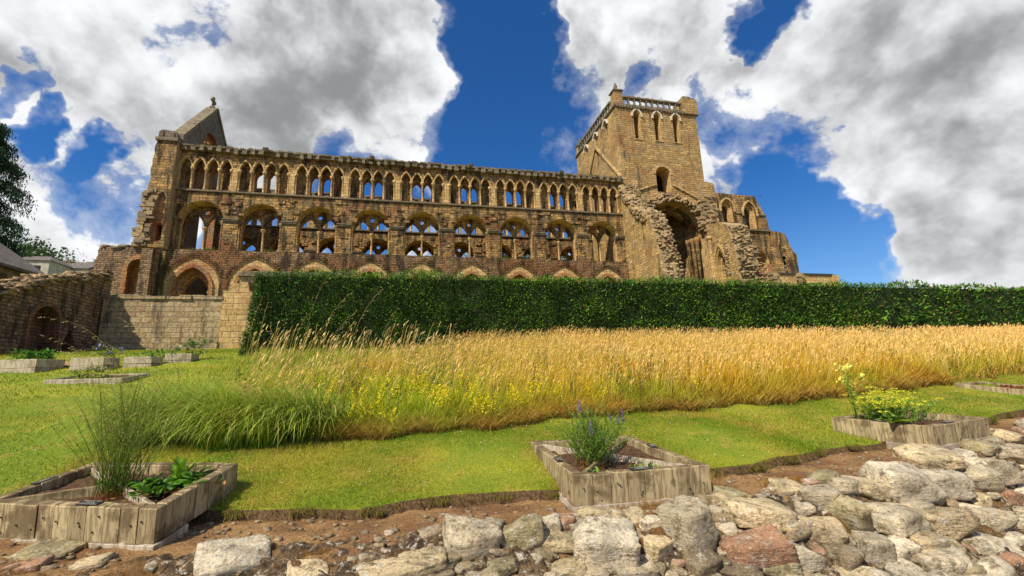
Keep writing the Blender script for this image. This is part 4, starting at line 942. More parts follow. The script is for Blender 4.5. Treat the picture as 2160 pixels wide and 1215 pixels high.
V, Fq, C, CC = blades(P, U(.22, .50, n), U(.012, .022, n), U(-1.2, 1.6, n), U(.02, .4, n), U(.1, .9, n), colr((.14, .24, .015), n, .35), np.where((rng.random(n) < .45)[:, None], colr((.66, .50, .08), n, .3), colr((.38, .46, .03), n, .35)), 3); B.add(V, Fq, C)
for k in range(150):      # docks and thistles among the grass
    P = in_meadow(5, *( (-3, 6) if k % 2 else (5, 18)), .2, 5.5); p = P[0]; m_ = rng.integers(2, 5); base = p[None]+np.c_[rng.normal(size=(m_, 2))*.05, np.zeros(m_)]
    V, Fq, C, CC = blades(base, U(.6, .95, m_), np.full(m_, .014), U(0, 2*PI, m_), U(0, .15, m_), U(0, .25, m_), colr((.12, .16, .02), m_), colr((.26, .14, .05), m_), 5, head=lambda t: 1-.4*t); B.add(V, Fq, C)
    red_ = rng.random() < .55; q = 26*m_; ii = np.repeat(np.arange(m_), 26); f = U(.45 if red_ else .1, 1.0, q)*5; i0 = np.minimum(f.astype(int), 4); c0 = CC[ii, i0]+(CC[ii, i0+1]-CC[ii, i0])*(f-i0)[:, None]+rng.normal(size=(q, 3))*(.014 if red_ else .05)
    D = rng.normal(size=(q, 3)); D /= np.linalg.norm(D, axis=1)[:, None]; B.add(*cards(c0, D, U(.02, .035, q)*(1 if red_ else 2.2), U(.012, .02, q)*(1 if red_ else 1.5), colr((.24, .10, .04) if red_ else (.10, .20, .03), q, .35)))
n = 420; x = U(-4.4, 1.2, n); y = U(9.5, 16.2, n); x = np.where(y > 12, x, np.maximum(x, -3.2)); P = np.c_[x, y, zl(y)]; H = U(.6, 1.35, n)*np.where(rng.random(n) < .5, .7, 1); az = U(-.7, 1.2, n); ln = U(.0, .16, n); cv = U(.05, .4, n)
V, Fq, C, CC = blades(P, H, np.full(n, .009), az, ln, cv, colr((.30, .28, .05), n), colr((.70, .48, .14), n), 4, head=lambda t: np.ones_like(t)); B.add(V, Fq, C)
V, Fq, C, _ = blades(CC[:, -1]-np.array([0, 0, .01]), U(.10, .20, n), np.full(n, .03), az, ln+cv, U(.1, .9, n), colr((.76, .52, .18), n, .25), colr((.88, .66, .3), n, .2), 3, head=lambda t: np.array([.35, 1, .8, .15])); B.add(V, Fq, C)
tag(B.build('meadow_grass', MAT['blade']), kind='stuff')

# --- yellow bedstraw flowering along the front of the meadow
B = Bunch(); n = 620
P = in_meadow(n, -3.2, 6.2, .05, 2.6, 1.1); kx = rng.random(n) < np.exp(-((P[:, 0]-.3)/2.3)**2)*.62+.08; P = P[kx]; n = len(P)
for p in P:
    h = rng.uniform(.42, .72); ax = rng.uniform(-.15, .15, 2); m_ = 46
    t = rng.random(m_)**.6; c0 = p+np.c_[ax[0]*t, ax[1]*t, h*(.50+.5*t)]+rng.normal(size=(m_, 3))*np.array([.035, .035, .02])*(1.25-t)[:, None]
    D = rng.normal(size=(m_, 3)); D /= np.linalg.norm(D, axis=1)[:, None]
    B.add(*cards(c0, D, U(.018, .034, m_), U(.014, .026, m_), colr((.80, .66, .015), m_, .25)))
    V, Fq, C, _ = blades(p[None]+np.c_[np.zeros((2, 2)), np.zeros(2)], np.full(2, h*.95), np.full(2, .006), np.full(2, math.atan2(ax[1], ax[0])), np.full(2, .08), np.full(2, .1), colr((.12, .2, .02), 2), colr((.25, .32, .03), 2), 3); B.add(V, Fq, C)
tag(B.build('yellow_flowers', MAT['petal']), kind='stuff')

# --- tall oat grasses standing over the meadow
def oat(name, p, h, az, lean, curve, ph, wscale, lab=None, pale=(.62, .46, .22)):
    B = Bunch(); a1 = np.array([az]); 
    V, Fq, C, CC = blades(np.array([p]), np.array([h]), np.array([.008*wscale]), a1, np.array([lean]), np.array([curve]), colr((.16, .2, .03), 1), colr((.5, .38, .12), 1), 10, head=lambda t: 1-.5*t); B.add(V, Fq, C)
    V, Fq, C, _ = blades(np.array([p]), np.array([h]), np.array([.008*wscale]), a1, np.array([lean]), np.array([curve]), colr((.16, .2, .03), 1), colr((.5, .38, .12), 1), 10, head=lambda t: 1-.5*t); B.add(V, Fq, C)
    pts = CC[0]; k = int(ph)
    for j in range(k):
        t = .70+.30*(j/max(1, k-1)); f = t*10; i0 = min(9, int(f)); q = pts[i0]+(pts[i0+1]-pts[i0])*(f-i0)
        m_ = 5; bl = rng.uniform(.05, .12)*wscale*(1.3-t+.35); d = pts[-1]-pts[-3]; d = d/np.linalg.norm(d)
        dr = d*.8+rng.normal(size=3)*.35+np.array([0, 0, -.5]); dr /= np.linalg.norm(dr)
        c0 = q+dr*bl*np.linspace(.2, 1, m_)[:, None]+rng.normal(size=(m_, 3))*.006*wscale
        B.add(*cards(c0, np.repeat(dr[None], m_, 0)+rng.normal(size=(m_, 3))*.15, U(.018, .03, m_)*wscale, U(.005, .009, m_)*wscale, colr(pale, m_, .25)))
    return B
def ptd(u, v, dist):
    d = ray(u, v); return d/np.linalg.norm(d)*dist
B = Bunch()
def addb(src):
    for V, Fq, C in zip(src.V, src.F, src.C): B.add(V, Fq-Fq.min()+0 if False else Fq, C)
def merge(dst, src):
    o = dst.o
    for V, Fq, C in zip(src.V, src.F, src.C): dst.V.append(V); dst.F.append(Fq+o); dst.C.append(C)
    dst.o += src.o
oat_list = []
def oat_to(u, v, y, ub, lean_right, npan, curve=.9, pale=(.64, .50, .26), ws=1.0):
    """a stalk rooted in the meadow whose bent head reaches up to where a sight line at that depth passes"""
    tip = at_y(u, v, y); x0 = at_y(ub, 800, y)[0]; p = np.array([x0, y, float(zl(y))]); dx = tip[0]-x0; hz = tip[2]-p[2]
    Ln = math.hypot(dx, hz)*1.06; az = 0.0 if dx > 0 else PI; base = math.atan2(abs(dx), hz)
    oat_list.append(oat('oat', p, Ln, az, max(-.2, base-curve*.40), curve, npan, ws, None, pale))
for a in [(738, 660, 8.6, 662, 1, 16), (724, 622, 8.8, 660, 1, 14), (830, 660, 9.0, 770, 1, 8, .4), (780, 610, 9.2, 745, 1, 9, .9), (690, 575, 9.0, 640, 1, 6, .6), (560, 650, 8.4, 545, 1, 8, .3), (640, 670, 8.3, 600, 1, 9, .5), (700, 700, 8.0, 660, 1, 12, 1.0),
          (868, 690, 9.0, 830, 1, 7, .8), (880, 700, 8.6, 860, 1, 7, .5), (600, 680, 8.2, 590, 1, 9, .25), (575, 700, 8.0, 585, 1, 8, .4), (545, 640, 8.6, 530, 1, 6, .5), (760, 700, 8.2, 740, 1, 9, .8), (1090, 680, 10, 1075, 1, 8, .4), (955, 690, 10, 940, 1, 8, .6),
          (170, 715, 7.6, 300, 0, 12, 1.5), (148, 722, 7.5, 285, 0, 18, 1.5), (210, 700, 7.6, 320, 0, 10, 1.3), (130, 632, 7.7, 255, 0, 6, 1.6), (110, 690, 7.6, 230, 0, 7, 1.4), (165, 742, 7.3, 330, 0, 9, 1.4), (300, 660, 7.7, 345, 0, 10, 1.2), (345, 650, 7.8, 370, 0, 9, 1.0), (430, 720, 7.6, 440, 0, 6, .4)]: oat_to(*a)
B = Bunch()
for s_ in oat_list: merge(B, s_)
for k in range(260):
    x = rng.uniform(-3.2, 20); y = ym(np.array([x]))[0]+rng.uniform(.3, 6); p = np.array([x, y, float(zl(y))])
    if y > 16.8: continue
    merge(B, oat('oat', p, rng.uniform(.95, 1.3), rng.choice([0, 0, .5, -.5, PI]), rng.uniform(.0, .2), rng.uniform(.4, 1.1), 5, 1.0+.06*max(0, x-4)))
tag(B.build('oat_grass', MAT['blade']), kind='stuff')

# --- arching green clump at the left end of the meadow
B = Bunch(); n = 11000
cx_ = rng.choice([-3.15, -2.7, -2.2, -1.75, -1.35, -2.9, -2.0, -3.5, -3.8], n)+rng.normal(size=n)*.17; cy_ = 7.62+.25*np.abs(rng.normal(size=n))+.05*np.sin(cx_*5)+np.where(cx_ < -2.8, .25, 0)
P = np.c_[cx_, cy_, zl(cy_)]; az = np.where(rng.random(n) < .8, U(PI*.75, PI*1.62, n), U(0, 2*PI, n))
dry = (rng.random(n) < .16)[:, None]
cb = np.where(dry, colr((.3, .24, .06), n), colr((.06, .13, .012), n)); ct = np.where(dry, colr((.72, .60, .2), n), colr((.42, .56, .07), n, .45))
V, Fq, C, _ = blades(P, U(.55, 1.35, n), U(.009, .020, n), az, U(.15, .75, n), U(.9, 2.0, n), cb, ct, 7); B.add(V, Fq, C)
tag(B.build('grass_clump', MAT['blade']), 'long arching green grass clump flopping over the lawn behind the left flower bed', 'grass clump')
# --- fine green haze of seed heads behind it
B = Bunch(); n = 3000
x = U(-4.6, -1.6, n); y = 8.5+U(0, 1.9, n); P = np.c_[x, y, zl(y)]; H = U(.35, .72, n)
V, Fq, C, CC = blades(P, H, np.full(n, .004), U(2, 4.2, n), U(.1, .4, n), U(.1, .8, n), colr((.14, .22, .02), n), colr((.40, .46, .06), n), 4); B.add(V, Fq, C)
tip = CC[:, -1]; k3 = 4
C0 = np.repeat(tip, k3, 0)+rng.normal(size=(n*k3, 3))*.035; D = rng.normal(size=(n*k3, 3)); D /= np.linalg.norm(D, axis=1)[:, None]
B.add(*cards(C0, D, U(.014, .024, n*k3), U(.009, .015, n*k3), colr((.50, .52, .08), n*k3, .35)))
tag(B.build('seeding_grass', MAT['blade']), kind='stuff')
# dry tufts and moss on the stone bank
B = Bunch()
for u, v, n, h, c1, c2 in ((1440, 1045, 700, .16, (.26, .13, .03), (.62, .42, .12)), (1475, 1030, 380, .2, (.28, .15, .04), (.66, .46, .16)), (1380, 1070, 350, .10, (.22, .11, .03), (.5, .3, .08)), (1390, 1110, 500, .07, (.16, .09, .02), (.36, .22, .05)), (1640, 1022, 500, .07, (.22, .11, .02), (.46, .27, .06)), (1690, 1015, 300, .07, (.22, .11, .02), (.46, .27, .06)),
        (1985, 945, 500, .05, (.22, .10, .015), (.40, .20, .03)), (1930, 965, 400, .05, (.22, .10, .015), (.40, .20, .03)), (2060, 930, 300, .05, (.22, .10, .015), (.40, .20, .03)), (1860, 1040, 400, .05, (.2, .12, .02), (.36, .24, .05)), (1880, 1072, 260, .06, (.14, .13, .02), (.36, .32, .06)), (1970, 1060, 260, .10, (.16, .15, .03), (.42, .36, .08)), (1950, 1140, 300, .05, (.18, .11, .02), (.32, .2, .04)), (1820, 1145, 400, .05, (.18, .12, .02), (.34, .24, .05)),
        (140, 1130, 350, .05, (.25, .12, .03), (.45, .26, .08)), (260, 1150, 300, .05, (.25, .12, .03), (.45, .26, .08)), (345, 1095, 300, .12, (.10, .11, .02), (.3, .28, .06)), (420, 1090, 250, .08, (.08, .1, .02), (.22, .22, .05)), (1195, 1050, 260, .09, (.25, .2, .04), (.5, .42, .1)), (1300, 1070, 300, .06, (.25, .14, .03), (.45, .28, .08)), (980, 1185, 120, .06, (.06, .09, .01), (.16, .2, .04)), (1510, 1010, 160, .08, (.2, .12, .03), (.44, .3, .1))):
    c = hit(u, v); sp = np.array([.22, .1])*(.7+.001*n)
    xy = c[:2]+rng.normal(size=(n, 2))*sp*.55; P = np.c_[xy, ground(xy[:, 0], xy[:, 1])]
    V, Fq, C, _ = blades(P, h*U(.5, 1.4, n), np.full(n, .0035), U(0, 2*PI, n), U(.1, 1.0, n), U(0, 1.2, n), colr(c1, n, .3), colr(c2, n, .3), 3); B.add(V, Fq, C)
tag(B.build('dry_tufts', MAT['blade']), kind='stuff')
# straw litter over the soil
B = Bunch(); n = 2600; x = U(-4.5, 9, n); a = yt(x)-.4; y = a+(ye(x)-a)*rng.random(n); P = np.c_[x, y, zs(x, y)+.012]
V, Fq, C, _ = blades(P, U(.03, .13, n), np.full(n, .003), U(0, 2*PI, n), U(1.3, 1.62, n), U(-.2, .3, n), colr((.36, .22, .08), n, .4), colr((.52, .36, .15), n, .4), 2); B.add(V, Fq, C)
tag(B.build('straw_litter', MAT['blade']), kind='stuff')

# small weeds on the ledges of the ruin
B = Bunch()
for k in range(150):
    q = rng.random()
    if q < .45: c = np.array([rng.uniform(-17.6, 20.2), 36.75+rng.uniform(-.1, .5), 19.14])
    elif q < .65: c = np.array([rng.uniform(-17.6, 20.4), 36.8, 10.55])
    elif q < .8: c = np.array([rng.uniform(-22, -18), 36.9, 10.6])
    elif q < .9: t = rng.random(); c = np.array([rng.uniform(20.3, 21.5), 36.6-4*t, 18.3-4.6*t])
    else: c = np.array([rng.uniform(30.6, 37), 37.3, 18.5 if rng.random() < .4 else 14.62])
    n = 26; P = c+rng.normal(size=(n, 3))*np.array([.16, .08, .0]); s_ = rng.uniform(.5, 1.4)
    V, Fq, C, _ = blades(P, U(.08, .26, n)*s_, np.full(n, .03), U(0, 2*PI, n), U(.1, .9, n), U(.1, 1.2, n), colr((.10, .13, .03), n), colr((.28, .30, .07), n, .35), 2); B.add(V, Fq, C)
tag(B.build('wall_weeds', MAT['blade']), kind='stuff')
# ================================================================== HEDGE
HY, HX0, HX1 = 17.0, -5.35, 66.0
B = Bunch(); HZ1 = 4.10
def hedge_face(n, xa, xb, L, W):
    x = xa+(xb-xa)*rng.random(n); which = rng.random(n); P = np.empty((n, 3)); N_ = np.zeros((n, 3))
    z0 = .75; top = which < .2
    zz = z0+(HZ1-z0)*rng.random(n)
    P[:, 0] = x; P[:, 1] = np.where(top, HY+1.5*rng.random(n), HY); P[:, 2] = np.where(top, HZ1, zz)
    N_[:, 1] = np.where(top, 0, -1); N_[:, 2] = np.where(top, 1, .12)
    P[:, 2] += np.where(top, .07*np.sin(x*1.3)+.05*np.sin(x*.47+2), 0); bump = .24*vnoise(P, 1.0, 3)+.05*vnoise(P, 4, 2, 3); P += N_*(bump+U(-.24, .10, n))[:, None]
    P[:, 1] -= (.10*(1-(P[:, 2]-z0)/3.3))
    D = N_*.75+rng.normal(size=(n, 3))*.42+np.array([0, 0, .25]); D /= np.linalg.norm(D, axis=1)[:, None]
    pt = vnoise(P, .9, 3, 5); young = (rng.random(n) < .20+.5*pt)[:, None]; col = np.where(young, colr((.15, .31, .02), n, .4), colr((.034, .098, .008), n, .45)); col = np.where((rng.random(n) < .035)[:, None], colr((.20, .13, .04), n, .4), col)
    B.add(*cards(P, D, L*U(.6, 1.35, n), W*U(.7, 1.3, n), col, .2))
hedge_face(44000, HX0, 6, .095, .031); hedge_face(36000, 6, 22, .12, .042); hedge_face(20000, 22, HX1, .21, .068)
n = 7500; P = np.c_[np.full(n, HX0), HY+1.5*rng.random(n), .7+3.38*rng.random(n)]; P[:, 0] += -.35*(1-(P[:, 2]-.7)/3.4)**1.3+.1*vnoise(P, 1.5, 2)+U(-.1, .12, n)
D = np.c_[np.full(n, -.7), U(-.5, .3, n), U(-.1, .5, n)]+rng.normal(size=(n, 3))*.3; D /= np.linalg.norm(D, axis=1)[:, None]
B.add(*cards(P, D, .10*U(.6, 1.5, n), .028*U(.7, 1.3, n), colr((.04, .10, .012), n, .35), .2))
n = 1500; P = np.c_[U(HX0, 40, n), HY+U(-.05, .5, n), np.full(n, HZ1)]; P[:, 2] += .07*np.sin(P[:, 0]*1.3)+.05*np.sin(P[:, 0]*.47+2); D = np.c_[U(-.3, .3, n), U(-.3, .3, n), np.ones(n)]; D /= np.linalg.norm(D, axis=1)[:, None]
B.add(*cards(P+D*.06, D, U(.08, .26, n), U(.02, .035, n)*(1+np.clip(P[:, 0]-10, 0, 30)/20), colr((.10, .20, .02), n, .3), .2))
hedge = empty('hedge', (10, HY+.8, .8)); tag(hedge, 'long clipped dark green yew hedge between the meadow and the abbey', 'hedge')
def adopt(o, par): o.parent = par; o.matrix_parent_inverse = mat_world(par).inverted(); return o
adopt(B.build('foliage', MAT['needle']), hedge)
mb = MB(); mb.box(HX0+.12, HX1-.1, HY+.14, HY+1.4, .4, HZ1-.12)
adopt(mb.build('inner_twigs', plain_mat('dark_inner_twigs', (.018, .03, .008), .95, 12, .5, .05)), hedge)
# PART4

# ================================================================== GARDEN WALLS NEAR THE ABBEY
rr = random.Random(23)
wr = empty('ruined_wall', (-15.2, 21, 1.6)); tag(wr, 'dark crumbling rubble wall with arched recesses and a sloping broken top at the left of the lawn', 'wall')
mb = MB()
top = ruin([(26.6, 6.15), (25.4, 5.8), (24.0, 5.35), (22.6, 5.0), (21.2, 4.25), (20.0, 4.0), (17, 3.7), (14.5, 3.2)], rr, (.25, .55), (0, .26))
prof = [(14.5, -.5), (26.6, -.5)]+top
h1 = round_arch(22.7, .78, .9, 3.0, 12); h2 = [(23.9, .9), (24.7, .9), (24.65, 2.4), (24.3, 3.0), (23.95, 2.4)]
mb.panel(prof, [h1, h2], -16.3, -15.2, 'x', 0, hside=1)
mb.box(-15.98, -15.75, 21.6, 25.0, .4, 4.0, 1)
mb.panel(round_arch(22.7, .95, .9, 3.0, 12), [round_arch(22.7, .76, .91, 3.0, 12)], -15.26, -15.1, 'x', 1)
adopt(mb.build('wall_face', [MAT['darkrub'], ashlar_mat('red_recess_stone', (.20, .085, .04), (.33, .15, .075), stain=(.26, .10, .04), bw=.34, rh=.15, mortar=.018, bump=.1, jit=.13)]), wr)
spots = []
for k in range(900):
    y = rr.uniform(14.5, 26.6); z = float(np.interp(y, [14.5, 17, 20, 21.2, 22.6, 24, 25.4, 26.6], [3.2, 3.7, 4.0, 4.25, 5.0, 5.35, 5.8, 6.15]))
    spots.append(((-15.75+rr.uniform(-.55, .6), y, z+rr.uniform(-.3, .10)), (rr.uniform(.15, .4), rr.uniform(.2, .5), rr.uniform(.06, .15))))
V, Fc = rubble_mesh(spots, rg); adopt(np_mesh('loose_stone', V, Fc, MAT['core']), wr)
lwll = empty('low_wall', (-11.8, 26.2, 1.9)); tag(lwll, 'long low lichen spotted pale stone wall in front of the abbey, half in shadow', 'wall')
mb = MB(); mb.panel([(-15.1, 1.0), (-9.75, 1.0), (-9.75, 4.72), (-15.1, 4.72)], [], 26.0, 26.7, 'y', 0)
mb.panel([(-15.1, 1.0), (-9.75, 1.0), (-9.75, 2.5), (-15.1, 2.5)], [], 25.9, 26.05, 'y', 0)
adopt(mb.build('wall_face', MAT['lowwall']), lwll)
mb = MB(); x = -15.0
while x < -9.9:
    w = rr.uniform(.4, .7); mb.box(x, min(x+w-.015, -9.72), 25.93+rr.uniform(-.03, .03), 26.75, 4.72, 4.9+rr.uniform(-.03, .05), 0); x += w
adopt(mb.build('coping', MAT['lowwall']), lwll)
hw = empty('ashlar_wall', (-8.6, 26.2, 1.9)); tag(hw, 'tall warm ashlar wall end with a ledge on top, beside the left end of the hedge', 'wall')
mb = MB(); mb.panel([(-9.75, 1.0), (-3.5, 1.0), (-3.5, 6.0), (-9.0, 6.0), (-9.0, 5.62), (-9.35, 5.62), (-9.35, 5.2), (-9.75, 5.2)], [], 25.98, 26.9, 'y', 0)
adopt(mb.build('wall_face', MAT['ash_pale']), hw)
mb = MB(); mb.box(-9.1, -3.4, 25.82, 27, 6.0, 6.16, 0); mb.box(-8.9, -3.4, 25.9, 26.9, 6.16, 6.3, 0)
mb.add([(-8.45, 25.98, 5.6), (-8.05, 25.98, 5.6), (-8.05, 25.6, 5.6), (-8.45, 25.6, 5.6), (-8.45, 25.98, 5.2), (-8.05, 25.98, 5.2)], [(3, 2, 1, 0), (0, 4, 3), (1, 2, 5), (3, 4, 5, 2)], 0)
adopt(mb.build('ledge', MAT['coping']), hw)

# ================================================================== FLOWER BEDS IN WOODEN BOXES
def wood(name, lo, hi, dark, gx=1):
    m, nt, b = new_mat(name); tc = nt.node('ShaderNodeNewGeometry').outputs['Position']
    mp = nt.node('ShaderNodeMapping', {'Vector': tc, 'Scale': (1, 1, .12)}).outputs[0]
    n1 = nt.noise(mp, 24, 6, .65, .6); n2 = nt.noise(tc, 3.5, 5, .65); n3 = nt.noise(tc, 9, 5, .7); n4 = nt.noise(mp, 60, 3, .6)
    isl = nt.node('ShaderNodeNewGeometry').outputs['Random Per Island']
    c = nt.mix(isl, lo, hi); c = nt.mix(nt.ramp(n1, .44, .60, 0, .65), c, dark); c = nt.mix(nt.ramp(n2, .48, .64, 0, .8), c, dark); c = nt.mix(nt.ramp(n3, .62, .70, 0, .7), c, (dark[0]*.4, dark[1]*.4, dark[2]*.4))
    c = nt.mix(nt.ramp(n2, .30, .42, .4, 0), c, (.20, .20, .10))
    sep = nt.node('ShaderNodeSeparateXYZ', {0: nt.node('ShaderNodeNewGeometry').outputs['Normal']}).outputs[2]
    topm = nt.math('MULTIPLY', nt.ramp(sep, .6, .9), nt.ramp(nt.noise(tc, 6, 5, .7), .36, .52)); c = nt.mix(nt.math('MULTIPLY', topm, .8), c, (.085, .055, .028))
    h = nt.math('ADD', nt.math('MULTIPLY', n1, .6), nt.math('MULTIPLY', n4, .5)); finish(nt, b, c, h, .006, 1.0); return m
MAT['wood'] = wood('weathered_sleeper_wood', (.29, .225, .125), (.46, .36, .20), (.105, .07, .034))
MAT['wood_base'] = wood('pale_base_board', (.42, .35, .27), (.55, .47, .37), (.22, .16, .10))
MAT['wood_pale'] = wood('pale_far_box_wood', (.42, .36, .25), (.52, .45, .33), (.22, .17, .10))
MAT['plaque'] = plain_mat('black_engraved_plaque', (.02, .018, .016), .45, 20, .2, .002)
MAT['letter'] = plain_mat('silver_lettering', (.42, .40, .36), .5, 20, .2, .001)
MAT['compost'] = plain_mat('dark_compost', (.085, .045, .022), .95, 22, .5, .04)
def shear_T(A, ex, ey, tilt):
    ex = Vector((ex[0], ex[1], tilt*ex[1]*.0)).normalized(); ey = Vector((ey[0], ey[1], tilt)).normalized(); ez = Vector((0, -tilt*.5, 1)).normalized()
    return Matrix(((ex.x, ey.x, ez.x, A[0]), (ex.y, ey.y, ez.y, A[1]), (ex.z, ey.z, ez.z, A[2]), (0, 0, 0, 1)))
def chunk(mb, T, x0, x1, y0, y1, z0, z1, bv=.008, mi=0):
    b_ = bv; vs = []
    for z, e in ((z0, 0), (z1-b_, 0), (z1, b_)):
        vs += [(x0+e, y0+e, z), (x1-e, y0+e, z), (x1-e, y1-e, z), (x0+e, y1-e, z)]
    fs = [(3, 2, 1, 0)]
    for r_ in (0, 4):
        for k in range(4): j = (k+1) % 4; fs.append((r_+k, r_+j, r_+4+j, r_+4+k))
    fs.append((8, 9, 10, 11)); mb.add([tuple(T @ Vector(p)) for p in vs], fs, mi)
def planter(A, ang, ang2, W, D, H, tilt, label, plaques=(), base=True, cross=True, th=.115, mat='wood', group='raised wooden flower beds', nb=.195, seed=1, soil=-.10, horiz=False):
    r_ = random.Random(seed); T = shear_T(A, (math.cos(ang), math.sin(ang)), (math.cos(ang2), math.sin(ang2)), tilt)
    root = empty('flower_bed', T @ Vector((W/2, D/2, -H))); tag(root, label, 'flower bed', group)
    def panel_(name, x0, x1, y0, y1, along):
        mb = MB(); L = (x1-x0) if along == 'x' else (y1-y0)
        if horiz:
            for k in range(2):
                za = -H+H*k/2+.006; e = r_.uniform(-.004, .004)
                chunk(mb, T, x0, x1, y0+e, y1+e, za, -H+H*(k+1)/2-.004, .01)
        else:
            n = max(1, round(L/nb)); w = L/n
            for k in range(n):
                o = r_.uniform(-.006, .006); dz = r_.uniform(-.007, .004); g = .0035
                if along == 'x': chunk(mb, T, x0+w*k+g, x0+w*(k+1)-g, y0+o, y1+o, -H, dz)
                else: chunk(mb, T, x0+o, x1+o, y0+w*k+g, y0+w*(k+1)-g, -H, dz)
            for k in range(n):      # nail heads
                for q in range(2):
                    if r_.random() < .55 and along == 'x':
                        cx2 = x0+w*(k+r_.uniform(.2, .8)); cz2 = -H*r_.uniform(.25, .9)
                        mb.box(cx2-.006, cx2+.006, y0-.012, y0-.002, cz2-.006, cz2+.006, 1, T)
        return adopt(mb.build(name, [MAT[mat], MAT['plaque']]), root)
    panel_('front_panel', 0, W, 0, th, 'x'); panel_('back_panel', 0, W, D-th, D, 'x')
    panel_('side_panel', 0, th, th+.002, D-th-.002, 'y'); panel_('side_panel', W-th, W, th+.002, D-th-.002, 'y')
    if cross:
        a, c_ = (th, th), (W-th, D-th)
        for s_ in (0, 1):
            p, q = ((th, th), (W-th, D-th)) if s_ == 0 else ((W-th, th), (th, D-th))
            d = Vector((q[0]-p[0], q[1]-p[1])); L = d.length; an = math.atan2(d.y, d.x); mb = MB()
            Tl = T @ Matrix.Translation((p[0], p[1], 0)) @ Matrix.Rotation(an, 4, 'Z')
            if s_ == 0: chunk(mb, Tl, .03, L-.03, -.02, .02, -.22, -.012, .004)
            else: chunk(mb, Tl, .03, L/2-.03, -.02, .02, -.22, -.02, .004); chunk(mb, Tl, L/2+.03, L-.03, -.02, .02, -.22, -.02, .004)
            adopt(mb.build('divider', MAT['wood_base' if s_ else mat]), root)
    if base:
        mb = MB(); chunk(mb, T, -.035, W+.035, -.04, -.002, -H-.10, -H+.015, .005)
        chunk(mb, T, -.035, -.002, 0, .55, -H-.10, -H+.012, .005); chunk(mb, T, W+.002, W+.035, 0, .4, -H-.10, -H+.012, .005)
        for k in range(int(W/.1)):
            cx2 = .05+.1*k; mb.box(cx2-.005, cx2+.005, -.045, -.038, -H-.06+r_.uniform(-.02, .02), -H-.05, 1, T)
        adopt(mb.build('base_board', [MAT['wood_base'], MAT['plaque']]), root)
    gx, gy = np.meshgrid(np.linspace(th, W-th, 34), np.linspace(th, D-th, 26)); P = np.c_[gx.ravel(), gy.ravel(), np.full(gx.size, soil)]
    P[:, 2] += .03*vnoise(P, 5, 4, seed)+.02*vnoise(P, 18, 3, seed)
    Mx = np.array(T); P = P @ Mx[:3, :3].T+Mx[:3, 3]; i_ = np.arange(25)[:, None]*34+np.arange(33)[None, :]
    adopt(np_mesh('bed_soil', P, np.stack([i_, i_+1, i_+35, i_+34], -1).reshape(-1, 4), MAT['compost'], smooth=True), root)
    for (x, y, an) in plaques:
        Tl = T @ Matrix.Translation((x, y, .006)) @ Matrix.Rotation(an, 4, 'Z'); mb = MB(); chunk(mb, Tl, -.12, .12, -.04, .04, -.005, .006, .003); pq = adopt(mb.build('plaque', MAT['plaque']), root)
        mb = MB()
        for ly, n_, hh in ((.010, 7, .012), (-.014, 11, .007)):
            for k in range(n_):
                w = .010; x0 = -.007*n_+.0142*k
                mb.box(x0, x0+w*r_.uniform(.5, 1), ly-hh/2, ly+hh/2*r_.uniform(.5, 1), .006, .0075, 0, Tl)
        for s_ in (-1, 1): mb.box(-.11, .11, s_*.034-.0015, s_*.034+.0015, .006, .007, 0, Tl)
        adopt(mb.build('lettering', MAT['letter']), pq)
    return root, T
rad = math.radians
bedM, TM = planter((1.70, 4.62, -1.0), rad(-2), rad(88), 1.57, 2.0, .31, .05, 'wooden box bed with crossed dividers and a purple flowered bush, beside the stone wall', [(.78, .058, .03), (.06, .75, rad(82)), (1.5, 1.15, rad(82))], seed=2)
bedL, TL_ = planter((-2.10-2.10*math.cos(rad(-25)), 4.70-2.10*math.sin(rad(-25)), -.985), rad(-25), rad(80), 2.1, 1.25, .30, .13, 'wooden box bed holding the tall wispy flax, with a pale base board', [(1.30, .058, .0), (.06, .6, rad(85))], seed=5)
bedR, TR_ = planter((7.5, 5.2, -.875), rad(13), rad(114), 1.95, 1.25, .30, .06, 'wooden box bed full of yellow green flowers, above the stone wall', [(.7, .06, 0), (.06, .6, rad(85))], seed=8, cross=False)
pf = hit(2172, 838)
bedF, TF = planter((pf[0], pf[1], pf[2]+.16), rad(14), rad(118), 1.6, 1.2, .2, .15, 'wooden box bed with reddish plants on the lawn at the far right edge', seed=9, base=False, cross=False)
small = []
for (u, v, an, W_, H_, lab) in ((72, 787, -11, 1.0, .38, 'pale plank box with two leafy green plants'), (215, 781, -4, .80, .36, 'pale plank box with a sparse blue flowered plant'),
        (318, 774, -2, .72, .31, 'pale plank box with low green leaves, in front of the low wall'), (402, 766, 2, .70, .30, 'pale plank box nearest to the ashlar wall'), (255, 809, -3, 1.6, .14, 'very low plank edged bed sunk in the lawn among fine seed heads')):
    p = hit(u, v); a = rad(an); A = (p[0]-W_*math.cos(a), p[1]-W_*math.sin(a), p[2]+H_)
    small.append(planter(A, a, a+rad(90), W_, W_*.8 if H_ > .2 else 1.1, H_+.1, .02 if H_ > .2 else .12, lab, base=False, cross=False, th=.05, mat='wood_pale', group='pale plank boxes on the lawn', seed=int(u), horiz=True, soil=-.05))

